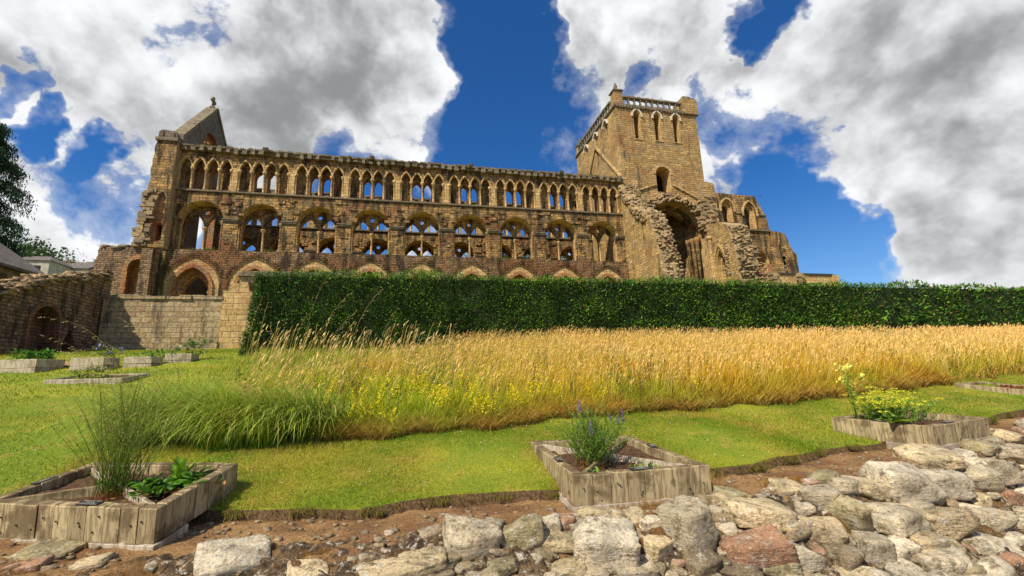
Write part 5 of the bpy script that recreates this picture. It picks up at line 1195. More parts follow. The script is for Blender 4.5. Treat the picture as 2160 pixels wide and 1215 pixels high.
# ------------------------------------------------------------------ plants in the beds
def stemmed(B, base, n, spread, h0, h1, w, lean, c1, c2, leaf=None, seg=6, az=None):
    P = np.asarray(base)[None]+np.c_[rng.normal(size=(n, 2))*spread, np.zeros(n)]
    A_ = U(0, 2*PI, n) if az is None else az(n)
    V, Fq, C, CC = blades(P, U(h0, h1, n), np.full(n, w), A_, U(0, lean, n), U(-.1, .5, n), colr(c1, n), colr(c2, n), seg, head=lambda t: 1-.6*t); B.add(V, Fq, C); return CC
def along(CC, k, t0, t1):
    n, s = CC.shape[:2]; f = U(t0, t1, n*k)*(s-1); i0 = np.minimum(f.astype(int), s-2); ii = np.repeat(np.arange(n), k); a = CC[ii, i0]; b_ = CC[ii, i0+1]
    d = b_-a; d /= np.linalg.norm(d, axis=1)[:, None]+1e-9; return a+(b_-a)*(f-i0)[:, None], d, ii
def unit(D): return D/(np.linalg.norm(D, axis=1)[:, None]+1e-9)
def plant(B, name, label, cat, mat='leaf', group=None): return tag(B.build(name, MAT[mat]), label, cat, group)

# flax, in the left bed
B = Bunch(); pb = np.array(TL_ @ Vector((1.12, .48, -.08)))
CC = stemmed(B, pb, 140, .08, .6, 1.38, .008, .62, (.06, .10, .012), (.20, .30, .04), seg=8)
p, d, _ = along(CC, 20, .12, .8); D = unit(d+rng.normal(size=p.shape)*.45); B.add(*cards(p+D*.012, D, U(.02, .035, len(p)), U(.0035, .006, len(p)), colr((.18, .30, .02), len(p), .4)))
fine = []
p, d, _ = along(CC, 7, .55, 1.0); n = len(p); V, Fq, C, C2 = blades(p, U(.06, .2, n), np.full(n, .0028), U(0, 2*PI, n), U(.2, 1.0, n), U(-.6, .2, n), colr((.14, .2, .03), n), colr((.30, .34, .06), n), 3); B.add(V, Fq, C)
tip = C2[:, -1]; Dc, Fo = ico(1); n = len(tip); r_ = U(.0035, .0062, n); V = (tip[:, None, :]+Dc[None]*r_[:, None, None]).reshape(-1, 3)
B.V.append(V); B.F.append((np.arange(n)[:, None, None]*len(Dc)+Fo[None]).reshape(-1, 3)+B.o); B.C.append(np.repeat(colr((.42, .36, .08), n, .3), len(Dc), 0)); B.o += len(V)
n = 260; V, Fq, C, _ = blades(pb+np.c_[rng.normal(size=(n, 2))*.08, np.zeros(n)-.02], U(.06, .16, n), np.full(n, .005), U(0, 2*PI, n), U(.3, 1.3, n), U(0, 1, n), colr((.25, .07, .02), n), colr((.45, .16, .05), n), 3); B.add(V, Fq, C)
plant(B, 'flax_plant', 'tall wispy green flax with tiny round seed heads growing in the lower left bed', 'plant')
# broad leaves beside it
def broad(B, base, n, L0, L1, W_, c, lean=(.3, 1.2), up=0.0):
    for k in range(n):
        L = rng.uniform(L0, L1); az = rng.uniform(0, 2*PI); le = rng.uniform(*lean); w = L*W_*rng.uniform(.8, 1.2); seg = 6; t = np.linspace(0, 1, seg+1)
        ang = le+rng.uniform(.2, .9)*t; x = np.cumsum(np.r_[0, np.sin(ang[1:])*L/seg]); z = np.cumsum(np.r_[0, np.cos(ang[1:])*L/seg])
        pr = np.array([.12, .35, .85, 1.0, .82, .5, .03]); ca, sa = math.cos(az), math.sin(az)
        cen = np.c_[x*ca, x*sa, z]+base+np.r_[rng.normal(size=2)*.05, up]; side = np.array([-sa, ca, 0])
        Vv = np.empty((seg+1, 3, 3))
        for j in range(seg+1):
            o_ = side*w*pr[j]/2; Vv[j, 0] = cen[j]-o_+[0, 0, .18*w*pr[j]]; Vv[j, 1] = cen[j]; Vv[j, 2] = cen[j]+o_+[0, 0, .18*w*pr[j]]
        q = []
        for j in range(seg):
            for s_ in (0, 1): q.append([j*3+s_, j*3+s_+1, j*3+s_+4, j*3+s_+3])
        B.add(Vv.reshape(-1, 3), np.array(q), np.repeat(colr(c, 1, .3), 3*(seg+1), 0))
B = Bunch(); pb2 = np.array(TL_ @ Vector((1.68, .68, -.08)))
broad(B, pb2+np.array([.0, .2, 0]), 13, .20, .38, .28, (.20, .34, .02), (.05, .7))
for k in range(26): broad(B, pb2+np.array([rng.normal()*.16, rng.normal()*.12-.02, rng.uniform(0, .07)]), 7, .06, .13, .75, (.09, .22, .02), (.5, 1.5))
n = 160; P = pb2+np.c_[rng.normal(size=(n, 2))*.2, np.full(n, .015)]; D = unit(rng.normal(size=(n, 3))*np.array([1, 1, .2])); B.add(*cards(P, D, U(.04, .09, n), U(.02, .04, n), colr((.34, .17, .05), n, .4)))
plant(B, 'leafy_plant', 'low leafy green plant with upright broad leaves, to the right of the tall flax', 'plant')
B = Bunch(); pb3 = np.array(TL_ @ Vector((.85, .35, -.08))); broad(B, pb3+np.array([.02, .35, 0]), 9, .08, .16, .55, (.16, .28, .03), (.3, 1.1)); plant(B, 'small_herb', 'small bright green herb behind the flax stems in the lower left bed', 'plant')

# toadflax bush, in the middle bed
B = Bunch(); pb = np.array(TM @ Vector((.46, .72, -.08)))
CC = stemmed(B, pb, 200, .09, .36, .80, .007, .82, (.07, .10, .015), (.16, .26, .04), seg=7)
p, d, _ = along(CC, 34, .22, 1.0); D = unit(d*.9+rng.normal(size=p.shape)*.42); B.add(*cards(p+D*.014, D, U(.035, .065, len(p)), U(.006, .010, len(p)), colr((.17, .28, .04), len(p), .45)))
n = 300; V, Fq, C, _ = blades(pb+np.c_[rng.normal(size=(n, 2))*.09, np.zeros(n)-.02], U(.06, .2, n), np.full(n, .008), U(0, 2*PI, n), U(.2, 1.3, n), U(0, 1, n), colr((.22, .07, .03), n), colr((.48, .20, .08), n), 3); B.add(V, Fq, C)
plant(B, 'toadflax_bush', 'bushy narrow leaved plant with purple flower spikes in the middle wooden bed', 'plant')
fl = bpy.data.objects['toadflax_bush']
for (u, v, hh, y) in ((1222, 858, .10, 5.2), (1246, 902, .11, 5.0), (1313, 878, .13, 5.25), (1287, 880, .07, 5.35), (1304, 886, .06, 5.15)):
    q = at_y(u, v, y); B = Bunch(); t = np.linspace(0, 1, 70); rad_ = .016*(1-.75*t)+.003
    a = U(0, 2*PI, 70); c0 = q+np.c_[np.cos(a)*rad_, np.sin(a)*rad_, (t-.5)*hh*1.3]; D = unit(np.c_[np.cos(a), np.sin(a), np.full(70, .6)]); B.add(*cards(c0, D, U(.012, .02, 70), U(.007, .012, 70), colr((.26, .13, .50), 70, .35)))
    root_ = pb+np.array([(q[0]-pb[0])*.2, (q[1]-pb[1])*.2, 0]); dx = q-root_; az_ = math.atan2(dx[1], dx[0]); hr = math.hypot(dx[0], dx[1]); L = np.linalg.norm(dx)
    V, Fq, C, _ = blades(root_[None], np.array([L]), np.array([.006]), np.array([az_]), np.array([math.atan2(hr, dx[2])]), np.array([0.0]), colr((.1, .14, .02), 1), colr((.18, .2, .08), 1), 5, head=lambda t: 1-.5*t); B.add(V, Fq, C)
    o = B.build('flower_spike', MAT['petal']); o.parent = fl
B = Bunch(); pb3 = np.array(TM @ Vector((.95, .40, -.09))); 
for k in range(12): broad(B, pb3+np.array([rng.normal()*.12, rng.normal()*.03, 0]), 6, .03, .06, .5, (.20, .30, .03), (.3, 1.3))
broad(B, pb3+np.array([.12, .02, 0]), 8, .06, .11, .3, (.12, .28, .03), (.1, .8)); broad(B, np.array(TM @ Vector((.36, .22, -.08))), 9, .06, .11, .35, (.10, .26, .02), (.1, 1.0)); broad(B, np.array(TM @ Vector((.22, .10, 0))), 6, .03, .06, .6, (.22, .36, .03), (.2, 1.2))
plant(B, 'seedling', 'small green seedlings between the dividers of the middle wooden bed', 'plant')

# yellow flowers, in the right bed
B = Bunch(); pb = np.array(TR_ @ Vector((.55, .72, -.06)))
CC = stemmed(B, pb, 90, .16, .25, .58, .008, .75, (.08, .15, .02), (.22, .30, .04), seg=5)
p, d, _ = along(CC, 8, .1, .8); n = len(p); D = unit(rng.normal(size=p.shape)+d*.3); B.add(*cards(p+D*.03, D, U(.05, .10, n), U(.02, .04, n), colr((.11, .22, .02), n, .4)))
for tp in CC[:, -1]:
    n = 46; a = U(0, 2*PI, n); r_ = .085*np.sqrt(rng.random(n)); c0 = tp+np.c_[np.cos(a)*r_, np.sin(a)*r_, .02-r_*.25+rng.normal(size=n)*.006]; D = unit(np.c_[rng.normal(size=(n, 2)), np.full(n, .5)]); B.add(*cards(c0, D, U(.014, .026, n), U(.012, .02, n), colr((.60, .60, .04), n, .3)))
broad(B, pb+np.array([-.32, -.30, 0]), 11, .18, .32, .55, (.20, .32, .02), (.8, 1.4))
CC = stemmed(B, pb+np.array([.42, -.05, 0]), 60, .16, .16, .36, .007, .8, (.05, .10, .02), (.14, .2, .05), seg=5); p, d, _ = along(CC, 9, .2, 1); n = len(p); D = unit(rng.normal(size=p.shape)+d*.5); B.add(*cards(p, D, U(.03, .06, n), U(.007, .014, n), colr((.09, .17, .03), n, .4)))
plant(B, 'yellow_flowering_plant', 'domed yellow green flowering plant with broad lower leaves in the right wooden bed', 'plant')
B = Bunch(); pb2 = np.array(TR_ @ Vector((.35, .98, -.06)))
CC = stemmed(B, pb2, 9, .06, .6, 1.0, .014, .14, (.12, .2, .03), (.25, .32, .06), seg=8); p, d, _ = along(CC, 26, .25, .98); n = len(p); D = unit(rng.normal(size=p.shape)+np.array([0, 0, .3])); B.add(*cards(p+D*.03, D, U(.05, .09, n), U(.012, .022, n), colr((.18, .28, .03), n, .35)))
for tp in CC[:, -1]:
    n = 16; c0 = tp+rng.normal(size=(n, 3))*np.array([.03, .03, .03]); D = unit(rng.normal(size=(n, 3))); B.add(*cards(c0, D, U(.03, .055, n), U(.025, .045, n), colr((.80, .78, .14), n, .2)))
plant(B, 'evening_primrose', 'tall slender stem with pale yellow flowers standing behind the domed yellow plant', 'plant')
B = Bunch(); pb = np.array(TF @ Vector((.8, .6, -.05)))
for k in range(46): broad(B, pb+np.array([rng.normal()*.35, rng.normal()*.22, -.03]), 5, .05, .11, .5, (.26, .07, .035), (.3, 1.3))
plant(B, 'red_leaved_plant', 'low reddish leaved plants filling the bed at the far right edge', 'plant')
for idx, (dx, n_, hh, c_, lab) in enumerate(((.22, 40, .34, (.10, .26, .03), 'feathery bright green plant on the left side of the pale box nearest the left edge'), (.70, 34, .36, (.09, .24, .03), 'leafy green plant on the right side of the pale box nearest the left edge'))):
    B = Bunch(); pb = np.array(small[0][1] @ Vector((dx, .5, -.04)))
    for k in range(n_): broad(B, pb+np.array([rng.normal()*.13, rng.normal()*.13, rng.uniform(0, hh*.75)]), 7, .07, .15, .45, c_, (.3, 1.4))
    plant(B, 'leafy_herb', lab, 'plant')
for bi, n_, hh, c_, lab in ((1, 22, .3, (.11, .17, .04), 'sparse straggling herb with blue flowers growing in the second pale box'), (2, 34, .22, (.08, .22, .03), 'low mound of green leaves growing in the third pale box'), (3, 46, .5, (.06, .17, .025), 'bushy dark green herb growing in the pale box nearest to the ashlar wall'), (4, 30, .28, (.13, .19, .03), 'straggling brownish green herb growing in the very low bed')):
    B = Bunch(); pb = np.array(small[bi][1] @ Vector((.55, .5, -.04)))
    for k in range(n_): broad(B, pb+np.array([rng.normal()*.22, rng.normal()*.2, rng.uniform(0, hh)]), 7, .06, .13, .42, c_, (.3, 1.5))
    CC = stemmed(B, pb, 26, .16, hh*.6, hh*1.5, .008, .5, c_, (.2, .26, .05), seg=5)
    if bi == 1:
        for tp in CC[:7, -1]: n = 12; B.add(*cards(tp+rng.normal(size=(n, 3))*.02, unit(rng.normal(size=(n, 3))), np.full(n, .05), np.full(n, .035), colr((.40, .38, .72), n)))
    plant(B, 'leafy_herb', lab, 'plant')

# ================================================================== TREES
MAT['bark'] = plain_mat('bark', (.07, .05, .035), .95, 9, .4, .05)
def tree(label, base, H, R_, n_leaf, leaf, c1, c2, crown0=.3, seed=1, squash=1.0, name='tree', group=None):
    r_ = np.random.default_rng(seed); root = empty(name, base); tag(root, label, 'tree', group); base = np.asarray(base, float)
    mb = MB(); mb.tube([base+np.array([0, 0, H*t]) + np.r_[r_.normal(size=2)*.02*H*t, 0] for t in np.linspace(0, .8, 7)], [.045*H*(1-t*.9)*.6+.03 for t in np.linspace(0, 1, 7)], 8)
    cl = []
    for k in range(34):
        a = r_.uniform(0, 2*PI); e = r_.uniform(-.35, 1.0)
        c_ = base+np.array([math.cos(a)*R_*math.cos(e)*r_.uniform(.45, 1), math.sin(a)*R_*math.cos(e)*r_.uniform(.45, 1), H*crown0+(H*(1-crown0))*(.38+.55*math.sin(e)*squash)*r_.uniform(.75, 1.02)]); cl.append(c_)
        s_ = base+np.array([0, 0, H*r_.uniform(.25, .6)]); mb.tube([s_, (s_+c_)/2+np.array([0, 0, .04*H]), c_], [.012*H, .008*H, .003*H], 5)
    adopt(mb.build('trunk', MAT['bark']), root)
    ii = r_.integers(0, len(cl), n_leaf); sg = R_*r_.uniform(.16, .30, len(cl)); P = np.array(cl)[ii]+r_.normal(size=(n_leaf, 3))*sg[ii][:, None]*np.array([1, 1, .75])
    D = r_.normal(size=(n_leaf, 3)); D[:, 2] -= .2; D = unit(D); tone = r_.random(len(cl))[ii][:, None]*.6+r_.random((n_leaf, 1))*.4
    cols = np.asarray(c1)[None]+(np.asarray(c2)-np.asarray(c1))[None]*tone
    V, Fq, C = cards(P, D, leaf*r_.uniform(.6, 1.3, n_leaf), leaf*.6*r_.uniform(.6, 1.3, n_leaf), cols); adopt(np_mesh('crown', V, Fq, MAT['leaf'], None, C), root)
    return root
def gz(y): return float(zl(np.array(y)))
for u, vtop, y, R_, lab in ((1035, 512, 66, 4.0, 'green tree beyond the abbey, seen through the sixth and seventh upper arches'), (1100, 515, 70, 4.4, 'green tree beyond the abbey, seen through the eighth bay arches'), (842, 536, 68, 3.2, 'green tree beyond the abbey, lowest in the fourth bay arch'), (1190, 522, 66, 3.8, 'green tree beyond the abbey, nearest behind the tower')):
    t = at_y(u, vtop, y); z0 = 4.5; tree(lab, (t[0], y, z0), t[2]-z0, R_*1.3, 5200, .42, (.025, .055, .010), (.08, .15, .022), .45, int(u), group='trees beyond the abbey')
# drooping conifer at the left edge
croot = at_y(-110, 560, 44); cz0 = 3.9; Hc = at_y(-20, 235, 44)[2]-cz0; bx_, by_ = croot[0], 44.0
con = empty('conifer', (bx_, by_, cz0)); tag(con, 'tall conifer with drooping branches at the left edge of the picture', 'tree')
mb = MB(); mb.tube([(bx_, by_, cz0+Hc*t) for t in np.linspace(0, 1, 9)], [.5*(1-t)+.05 for t in np.linspace(0, 1, 9)], 8)
Pn, Dn, Cn = [], [], []; r_ = np.random.default_rng(4)
for k in range(74):
    t = .12+.86*(k/73); z = cz0+Hc*t; L = (4.9*(1-t)**.5*min(1, .45+t*1.3)+1.0)*r_.uniform(.6, 1.15); a = k*2.4+r_.uniform(-.3, .3)
    tt_ = np.linspace(0, 1, 12); xs_ = L*tt_; zz = z+L*(.38*tt_-.62*tt_**2.2)
    pts = np.c_[bx_+np.cos(a)*xs_, by_+np.sin(a)*xs_, zz]; mb.tube(pts, np.linspace(.09, .02, 12), 5)
    m_ = 950; f = r_.random(m_)**.7*11; i0 = np.minimum(f.astype(int), 10); q = pts[i0]+(pts[i0+1]-pts[i0])*(f-i0)[:, None]
    hang = r_.random(m_)**1.5*(.5+1.5*(f/11))*r_.uniform(.6, 1.1); q = q+np.c_[r_.normal(size=m_)*.24, r_.normal(size=m_)*.24, -hang+.1]
    Pn.append(q); Dn.append(unit(np.c_[r_.normal(size=(m_, 2))*.45, -np.ones(m_)])); Cn.append(np.asarray((.016, .042, .013))[None]*r_.uniform(.7, 2.4, (m_, 1)))
adopt(mb.build('trunk', MAT['bark']), con)
P = np.vstack(Pn); V, Fq, C = cards(P, np.vstack(Dn), U(.22, .5, len(P)), U(.05, .10, len(P)), np.vstack(Cn)); adopt(np_mesh('crown', V, Fq, MAT['leaf'], None, C), con)
# hill behind the roofs, with its wood
HX, HYY = np.meshgrid(np.linspace(-260, -34, 40), np.linspace(58, 260, 30))
def hillz(x, y): return 4.6+22*sstep(-34, -120, x)*sstep(58, 120, y)+6*sstep(-34, -60, x)*sstep(58, 75, y)
V = np.c_[HX.ravel(), HYY.ravel(), hillz(HX, HYY).ravel()]; i_ = np.arange(29)[:, None]*40+np.arange(39)[None, :]
tag(np_mesh('hill', V, np.stack([i_, i_+1, i_+41, i_+40], -1).reshape(-1, 4), MAT['lawn'], smooth=True), kind='structure')
for k, (u, v, y, R_, lab) in enumerate(((28, 500, 78, 5.5, 'dark leafy tree rising behind the big slate roof, next to the drooping conifer'), (62, 516, 84, 5.0, 'rounded dark green tree between the conifer and the small hipped roof'), (92, 530, 88, 4.6, 'dark green tree just behind the peak of the small hipped roof'), (118, 545, 92, 4.2, 'low dark green tree at the right end of the wood behind the roofs'), (5, 492, 74, 5.0, 'dark leafy tree half hidden behind the drooping conifer'), (178, 562, 100, 3.6, 'small dark tree top between the two chimneys'))):
    t = at_y(u, v, y); z0 = float(hillz(t[0], y)); H = max(6.0, t[2]-z0); tree(lab, (t[0], y, t[2]-H), H, R_*1.15, 4200, .55, (.022, .045, .012), (.07, .125, .022), .25, 50+k, group='trees on the hill behind the roofs')
t = at_y(2068, 594, 40); tree('thin small tree top showing above the hedge at the far right', (t[0], 40, 3.6), t[2]-3.6, 1.3, 420, .22, (.06, .10, .02), (.14, .2, .05), .5, 91, name='sapling')
t = at_y(2099, 596, 30); mb = MB(); mb.lathe(t[0], 30, [(.05, 1.5), (.05, t[2]-.1), (.08, t[2]-.08), (.08, t[2])], 8); tag(mb.build('post', MAT['coping']), 'slim dark post just showing above the hedge at the far right', 'post')

# ================================================================== HOUSES
MAT['slate'] = ashlar_mat('grey_slate_roof', (.12, .105, .10), (.185, .165, .155), stain=(.14, .115, .095), grey=(.20, .18, .165), dark=(.085, .075, .07), bw=.4, rh=.22, mortar=.01, bump=.03)
MAT['housewall'] = plain_mat('brown_house_wall', (.22, .15, .09), .9, 2, .35, .03); MAT['render'] = plain_mat('pale_rendered_wall', (.42, .38, .32), .9, 2, .2, .01)
E0 = at_y(103, 583, 40); ex, ez = E0[0], E0[2]
bar = empty('long_house', (ex-5, 30, 3)); tag(bar, 'long brown building with a large grey slate hipped roof at the left edge', 'house')
mb = MB(); mb.box(ex-9.7, ex-.4, 20, 39.6, 2, ez-.1, 0)
for yy in (24, 28, 32, 36): mb.box(ex-.42, ex-.3, yy-.9, yy+.9, 6.5, ez-.6, 1)
adopt(mb.build('wall', [MAT['housewall'], MAT['turf_edge']]), bar)
mb = MB(); RR = ray(-12, 503); RR = RR/RR[0]*(ex-5); ry_ = float(RR[1]); rz_ = float(RR[2])-.6
mb.add([(ex, 40, ez), (ex-10, 40, ez), (ex-10, 18, ez), (ex, 18, ez), (ex-5, ry_, rz_+.6), (ex-5, 22, rz_+.6), (ex, 40, ez-.2), (ex-10, 40, ez-.2), (ex-10, 18, ez-.2), (ex, 18, ez-.2)], [(0, 4, 5, 3), (1, 2, 5, 4), (0, 1, 4), (2, 3, 5), (0, 3, 9, 6), (0, 6, 7, 1), (6, 9, 8, 7)], 0)
adopt(mb.build('roof', MAT['slate']), bar)
def house(uc, vr, ve, y, w, d, lab, chim=(), hip=False, wall='render'):
    p = at_y(uc, vr, y); e = at_y(uc, ve, y); x, zr, zeav = p[0], p[2], e[2]; zb = min(zeav-4.5, float(hillz(x, y))-.5)
    r0 = empty('house', (x, y, zb)); tag(r0, lab, 'house', 'houses beyond the dark wall')
    mb = MB(); mb.box(x-w/2+.2, x+w/2-.2, y-d/2+.2, y+d/2-.2, zb, zeav-.02); adopt(mb.build('wall', MAT[wall]), r0)
    for k in (-1, 1):
        mb = MB(); mb.box(x+k*w*.25-.5, x+k*w*.25+.5, y-d/2+.12, y-d/2+.21, zeav-2.2, zeav-.7); adopt(mb.build('window', MAT['plaque']), r0)
    mb = MB(); h = w*.36 if hip else 0
    mb.add([(x-w/2, y-d/2, zeav), (x+w/2, y-d/2, zeav), (x+w/2, y+d/2, zeav), (x-w/2, y+d/2, zeav), (x-w/2+h, y, zr), (x+w/2-h, y, zr)], [(0, 1, 5, 4), (2, 3, 4, 5), (1, 2, 5), (3, 0, 4), (0, 3, 2, 1)], 0); rf = adopt(mb.build('roof', MAT['slate']), r0)
    for cu, ct, cw in chim:
        q = at_y(cu, ct, y); mb = MB(); mb.box(q[0]-cw, q[0]+cw, y-.5, y+.5, zr-1.6, q[2]-.8, 0); mb.box(q[0]-cw-.12, q[0]+cw+.12, y-.62, y+.62, q[2]-.8, q[2]-.6, 0)
        for s_ in (-.5, .5): mb.lathe(q[0]+s_*cw, y, [(.18, q[2]-.62), (.14, q[2])], 8, 1)
        adopt(mb.build('chimney', [MAT['housewall'], MAT['render']]), rf)
house(92, 541, 562, 72, 6.5, 7, 'house with a small hipped slate roof, second from the left edge', hip=True)
house(130, 552, 577, 76, 11, 7, 'long grey roofed house with a pale chimney in the middle of the skyline', ((148, 545, .75),))
house(183, 559, 580, 82, 8, 7, 'low grey roofed house nearest to the broken wall, with a brown chimney at its right', ((206, 547, .8),), wall='housewall')

# ================================================================== SKY AND SUN
SUN_AZ, SUN_EL = math.radians(50), math.radians(50)        # west of south, above the horizon
sd = Vector((-math.sin(SUN_AZ)*math.cos(SUN_EL), -math.cos(SUN_AZ)*math.cos(SUN_EL), math.sin(SUN_EL)))
sl = bpy.data.lights.new('sun', 'SUN'); sl.energy = 5.0; sl.angle = math.radians(.53); sl.color = (1.0, .90, .71)
so = bpy.data.objects.new('sun', sl); COL.objects.link(so); so.rotation_euler = sd.to_track_quat('Z', 'Y').to_euler(); so.location = (-30, -30, 60)
w = bpy.data.worlds.new('World'); SC.world = w; w.use_nodes = True; nt = NT(w.node_tree); bg = w.node_tree.nodes['Background']
sky = nt.node('ShaderNodeTexSky', sky_type='NISHITA', sun_disc=False, sun_elevation=SUN_EL, sun_rotation=math.atan2(sd.x, sd.y), altitude=100, air_density=1.0, dust_density=.4, ozone_density=2.5)
d0 = nt.node('ShaderNodeTexCoord').outputs['Generated']
d0 = nt.vmath('NORMALIZE', d0).outputs[0]
wn = nt.noise(d0, 3.2, 5, .6, out=1); wn = nt.vmath('SUBTRACT', wn, (.5, .5, .5)).outputs[0]
dw = nt.vmath('NORMALIZE', nt.vmath('ADD', d0, nt.node('ShaderNodeVectorMath', {0: wn, 3: .42}, operation='SCALE').outputs[0]).outputs[0]).outputs[0]
BL = [  # sight line through the photograph (px), radius (px), weight: banks of cloud and gaps between them
 (120, 60, 230, .8), (330, 110, 260, 1.0), (600, 150, 300, 1.1), (780, 150, 230, 1.0), (925, 165, 125, 1.1), (820, 30, 120, .5), (600, 290, 140, .6), (860, 265, 90, .5), (120, 260, 150, .7), (230, 400, 210, 1.0), (60, 420, 190, .9), (200, 520, 160, .9), (380, 230, 160, .8), (970, 325, 80, 1.15), (835, 322, 60, 1.0),
 (1260, 150, 150, .9), (1180, 225, 110, .7), (1450, 130, 230, 1.0), (1700, 110, 260, 1.1), (2000, 130, 280, 1.1), (1600, 280, 190, .95), (1900, 330, 240, 1.0), (2120, 330, 200, 1.0), (1830, 440, 110, .75), (2060, 510, 170, .55), (1900, 535, 120, .40), (1960, 580, 120, .25), (1360, 30, 130, .7), (960, 20, 70, .5),
 (1060, 70, 130, -1.2), (1045, 230, 70, -.8), (1900, 575, 110, -.35), (1080, 300, 160, -.9), (760, 370, 90, -.3), (1560, 300, 60, -.3), (1560, 20, 60, -.42), (1690, 340, 85, -.7), (1690, 480, 135, -1.3), (1760, 560, 110, -.6), (140, 165, 48, -.8), (258, 258, 48, -.8), (60, 75, 48, -.6), (1320, 150, 45, -.4), (1170, 200, 95, .9), (1180, 300, 60, .4), (330, 330, 160, .5), (120, 330, 140, .5), (1640, 400, 60, -.5), (1600, 30, 50, -.3), (720, 340, 60, -.3), (1150, 60, 60, -.35), (1590, 40, 45, -.4), (1780, 470, 70, -.4)]
pos_f = neg_f = None
for u, v, r_, wt in BL:
    c = ray(u, v); c = c/np.linalg.norm(c); dep = 1/np.linalg.norm(ray(u, v)); ar = r_/F*dep**1.5
    dt = nt.node('ShaderNodeVectorMath', {0: dw, 1: tuple(c)}, operation='DOT_PRODUCT').outputs['Value']
    g = nt.node('ShaderNodeMapRange', {0: dt, 1: math.cos(ar*1.35), 2: math.cos(ar*.35), 3: 0, 4: wt}, interpolation_type='SMOOTHSTEP').outputs[0]
    if wt > 0: pos_f = g if pos_f is None else nt.math('ADD', pos_f, g)
    else: neg_f = g if neg_f is None else nt.math('ADD', neg_f, g)
fld = nt.math('ADD', nt.math('MINIMUM', pos_f, .66), neg_f)
# sky beyond the photograph: broken cloud all round
vis = nt.node('ShaderNodeVectorMath', {0: d0, 1: tuple(FW)}, operation='DOT_PRODUCT').outputs['Value']
oth = nt.math('MULTIPLY', nt.ramp(vis, .62, .35), nt.ramp(nt.noise(d0, 2.2, 3, .6), .54, .74, 0, .9)); fld = nt.math('ADD', fld, oth)
def blobs(L):
    f = None
    for u, v, r_, wt in L:
        c = ray(u, v); dep = 1/np.linalg.norm(c); c = c*dep; ar = r_/F*dep**1.5
        dt = nt.node('ShaderNodeVectorMath', {0: dw, 1: tuple(c)}, operation='DOT_PRODUCT').outputs['Value']
        g = nt.node('ShaderNodeMapRange', {0: dt, 1: math.cos(ar*1.7), 2: math.cos(ar*.15), 3: 0, 4: wt}, interpolation_type='SMOOTHSTEP').outputs[0]
        f = g if f is None else nt.math('ADD', f, g)
    return f
mp = nt.node('ShaderNodeMapping', {'Vector': d0, 'Scale': (1, 1, 1.15)}).outputs[0]
wv = nt.noise(mp, 7, 4, .6, out=1); wv = nt.vmath('SUBTRACT', wv, (.5, .5, .5)).outputs[0]
mq = nt.vmath('ADD', mp, nt.node('ShaderNodeVectorMath', {0: wv, 3: .16}, operation='SCALE').outputs[0]).outputs[0]
def puff(v, sc, det=2.0, rough=.6):
    o = nt.node('ShaderNodeTexVoronoi', {'Vector': v, 'Scale': sc, 'Detail': det, 'Roughness': rough, 'Lacunarity': 2.2, 'Randomness': 1.0}, feature='F1', normalize=True).outputs['Distance']
    return nt.math('SUBTRACT', 1.0, o)
na = nt.noise(mp, 4.2, 9, .64, .2)
sv = np.array([sd.x*.4, sd.y*.2, 1.15])*.035
p0 = puff(mq, 5.5); p1 = puff(nt.vmath('ADD', mq, tuple(sv)).outputs[0], 5.5)
nlow = lambda v: nt.noise(v, 3.6, 6, .55, .1)
n0_ = nlow(mp); n1_ = nlow(nt.vmath('ADD', mp, tuple(sv*2.0)).outputs[0])
nfi = nt.noise(mp, 14, 8, .65, .1)
dens = nt.math('ADD', fld, nt.math('MULTIPLY', nt.math('SUBTRACT', na, .5), 3.4))
dens = nt.math('ADD', dens, nt.math('MULTIPLY', nt.math('SUBTRACT', p0, .62), 1.1))
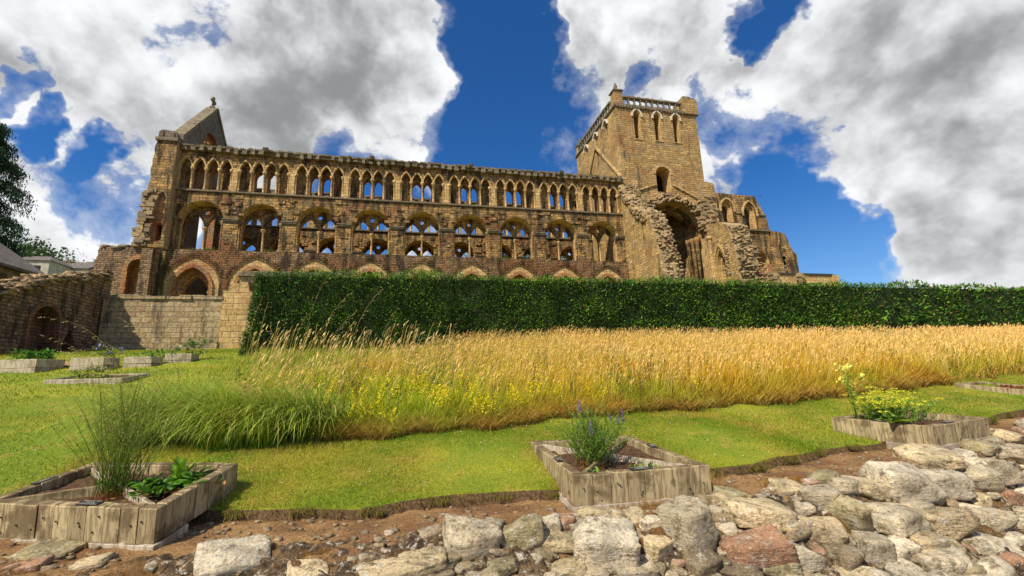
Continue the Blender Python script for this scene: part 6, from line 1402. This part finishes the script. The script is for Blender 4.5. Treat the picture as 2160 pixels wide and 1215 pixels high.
alpha = nt.ramp(dens, .22, .54); wisp = nt.ramp(nt.math('ADD', dens, nt.math('MULTIPLY', nt.math('SUBTRACT', nfi, .5), .8)), -.15, .5, 0, .38)
alpha = nt.math('MAXIMUM', alpha, wisp)
lit = nt.math('ADD', nt.math('MULTIPLY', nt.math('SUBTRACT', p0, p1), 1.3), nt.math('MULTIPLY', nt.math('SUBTRACT', n0_, n1_), 2.2))
lit = nt.math('ADD', lit, nt.math('MULTIPLY', nt.math('SUBTRACT', p0, .62), .42))
core = nt.ramp(dens, .35, 1.3, 0, .22)
tone = blobs([(560, 110, 210, -.16), (700, 240, 160, -.15), (640, 40, 150, -.08), (1930, 120, 190, -.15), (2060, 370, 130, -.12), (1760, 210, 150, -.05), (110, 250, 100, -.12), (240, 520, 110, -.08),
              (270, 70, 170, .12), (900, 180, 110, .10), (210, 420, 170, .10), (1760, 440, 90, .06)])
br = nt.math('ADD', .66, lit); br = nt.math('ADD', br, nt.math('MULTIPLY', nt.math('ADD', nt.math('SUBTRACT', nfi, .5), nt.math('SUBTRACT', na, .5)), .16)); br = nt.math('SUBTRACT', br, core); br = nt.math('ADD', br, tone)
br = nt.node('ShaderNodeMapRange', {0: br, 1: -.1, 2: 1.05, 3: .24, 4: .82}, interpolation_type='SMOOTHSTEP').outputs[0]
WS = .10
cloud = nt.mix(br, (0, 0, 0), (1.0/WS, 1.0/WS, 1.0/WS)); cloud = nt.mix(1.0, cloud, (.97, .985, 1.0), 'MULTIPLY')
dz = nt.node('ShaderNodeSeparateXYZ', {0: d0}).outputs[2]
blue = nt.mix(1.0, sky.outputs[0], nt.mix(nt.ramp(dz, .05, .42), (.55, .78, 1.0), (.20, .58, 1.0)), 'MULTIPLY')
nt.l.new(nt.mix(alpha, blue, cloud), bg.inputs['Color']); bg.inputs['Strength'].default_value = WS

vs = SC.view_settings; SC.display_settings.display_device = 'sRGB'; vs.view_transform = 'Standard'; vs.look = 'None'; vs.exposure = .34; vs.gamma = 1.0; vs.use_curve_mapping = False
SC.cycles.max_bounces = 6; SC.cycles.diffuse_bounces = 3; SC.cycles.transparent_max_bounces = 4
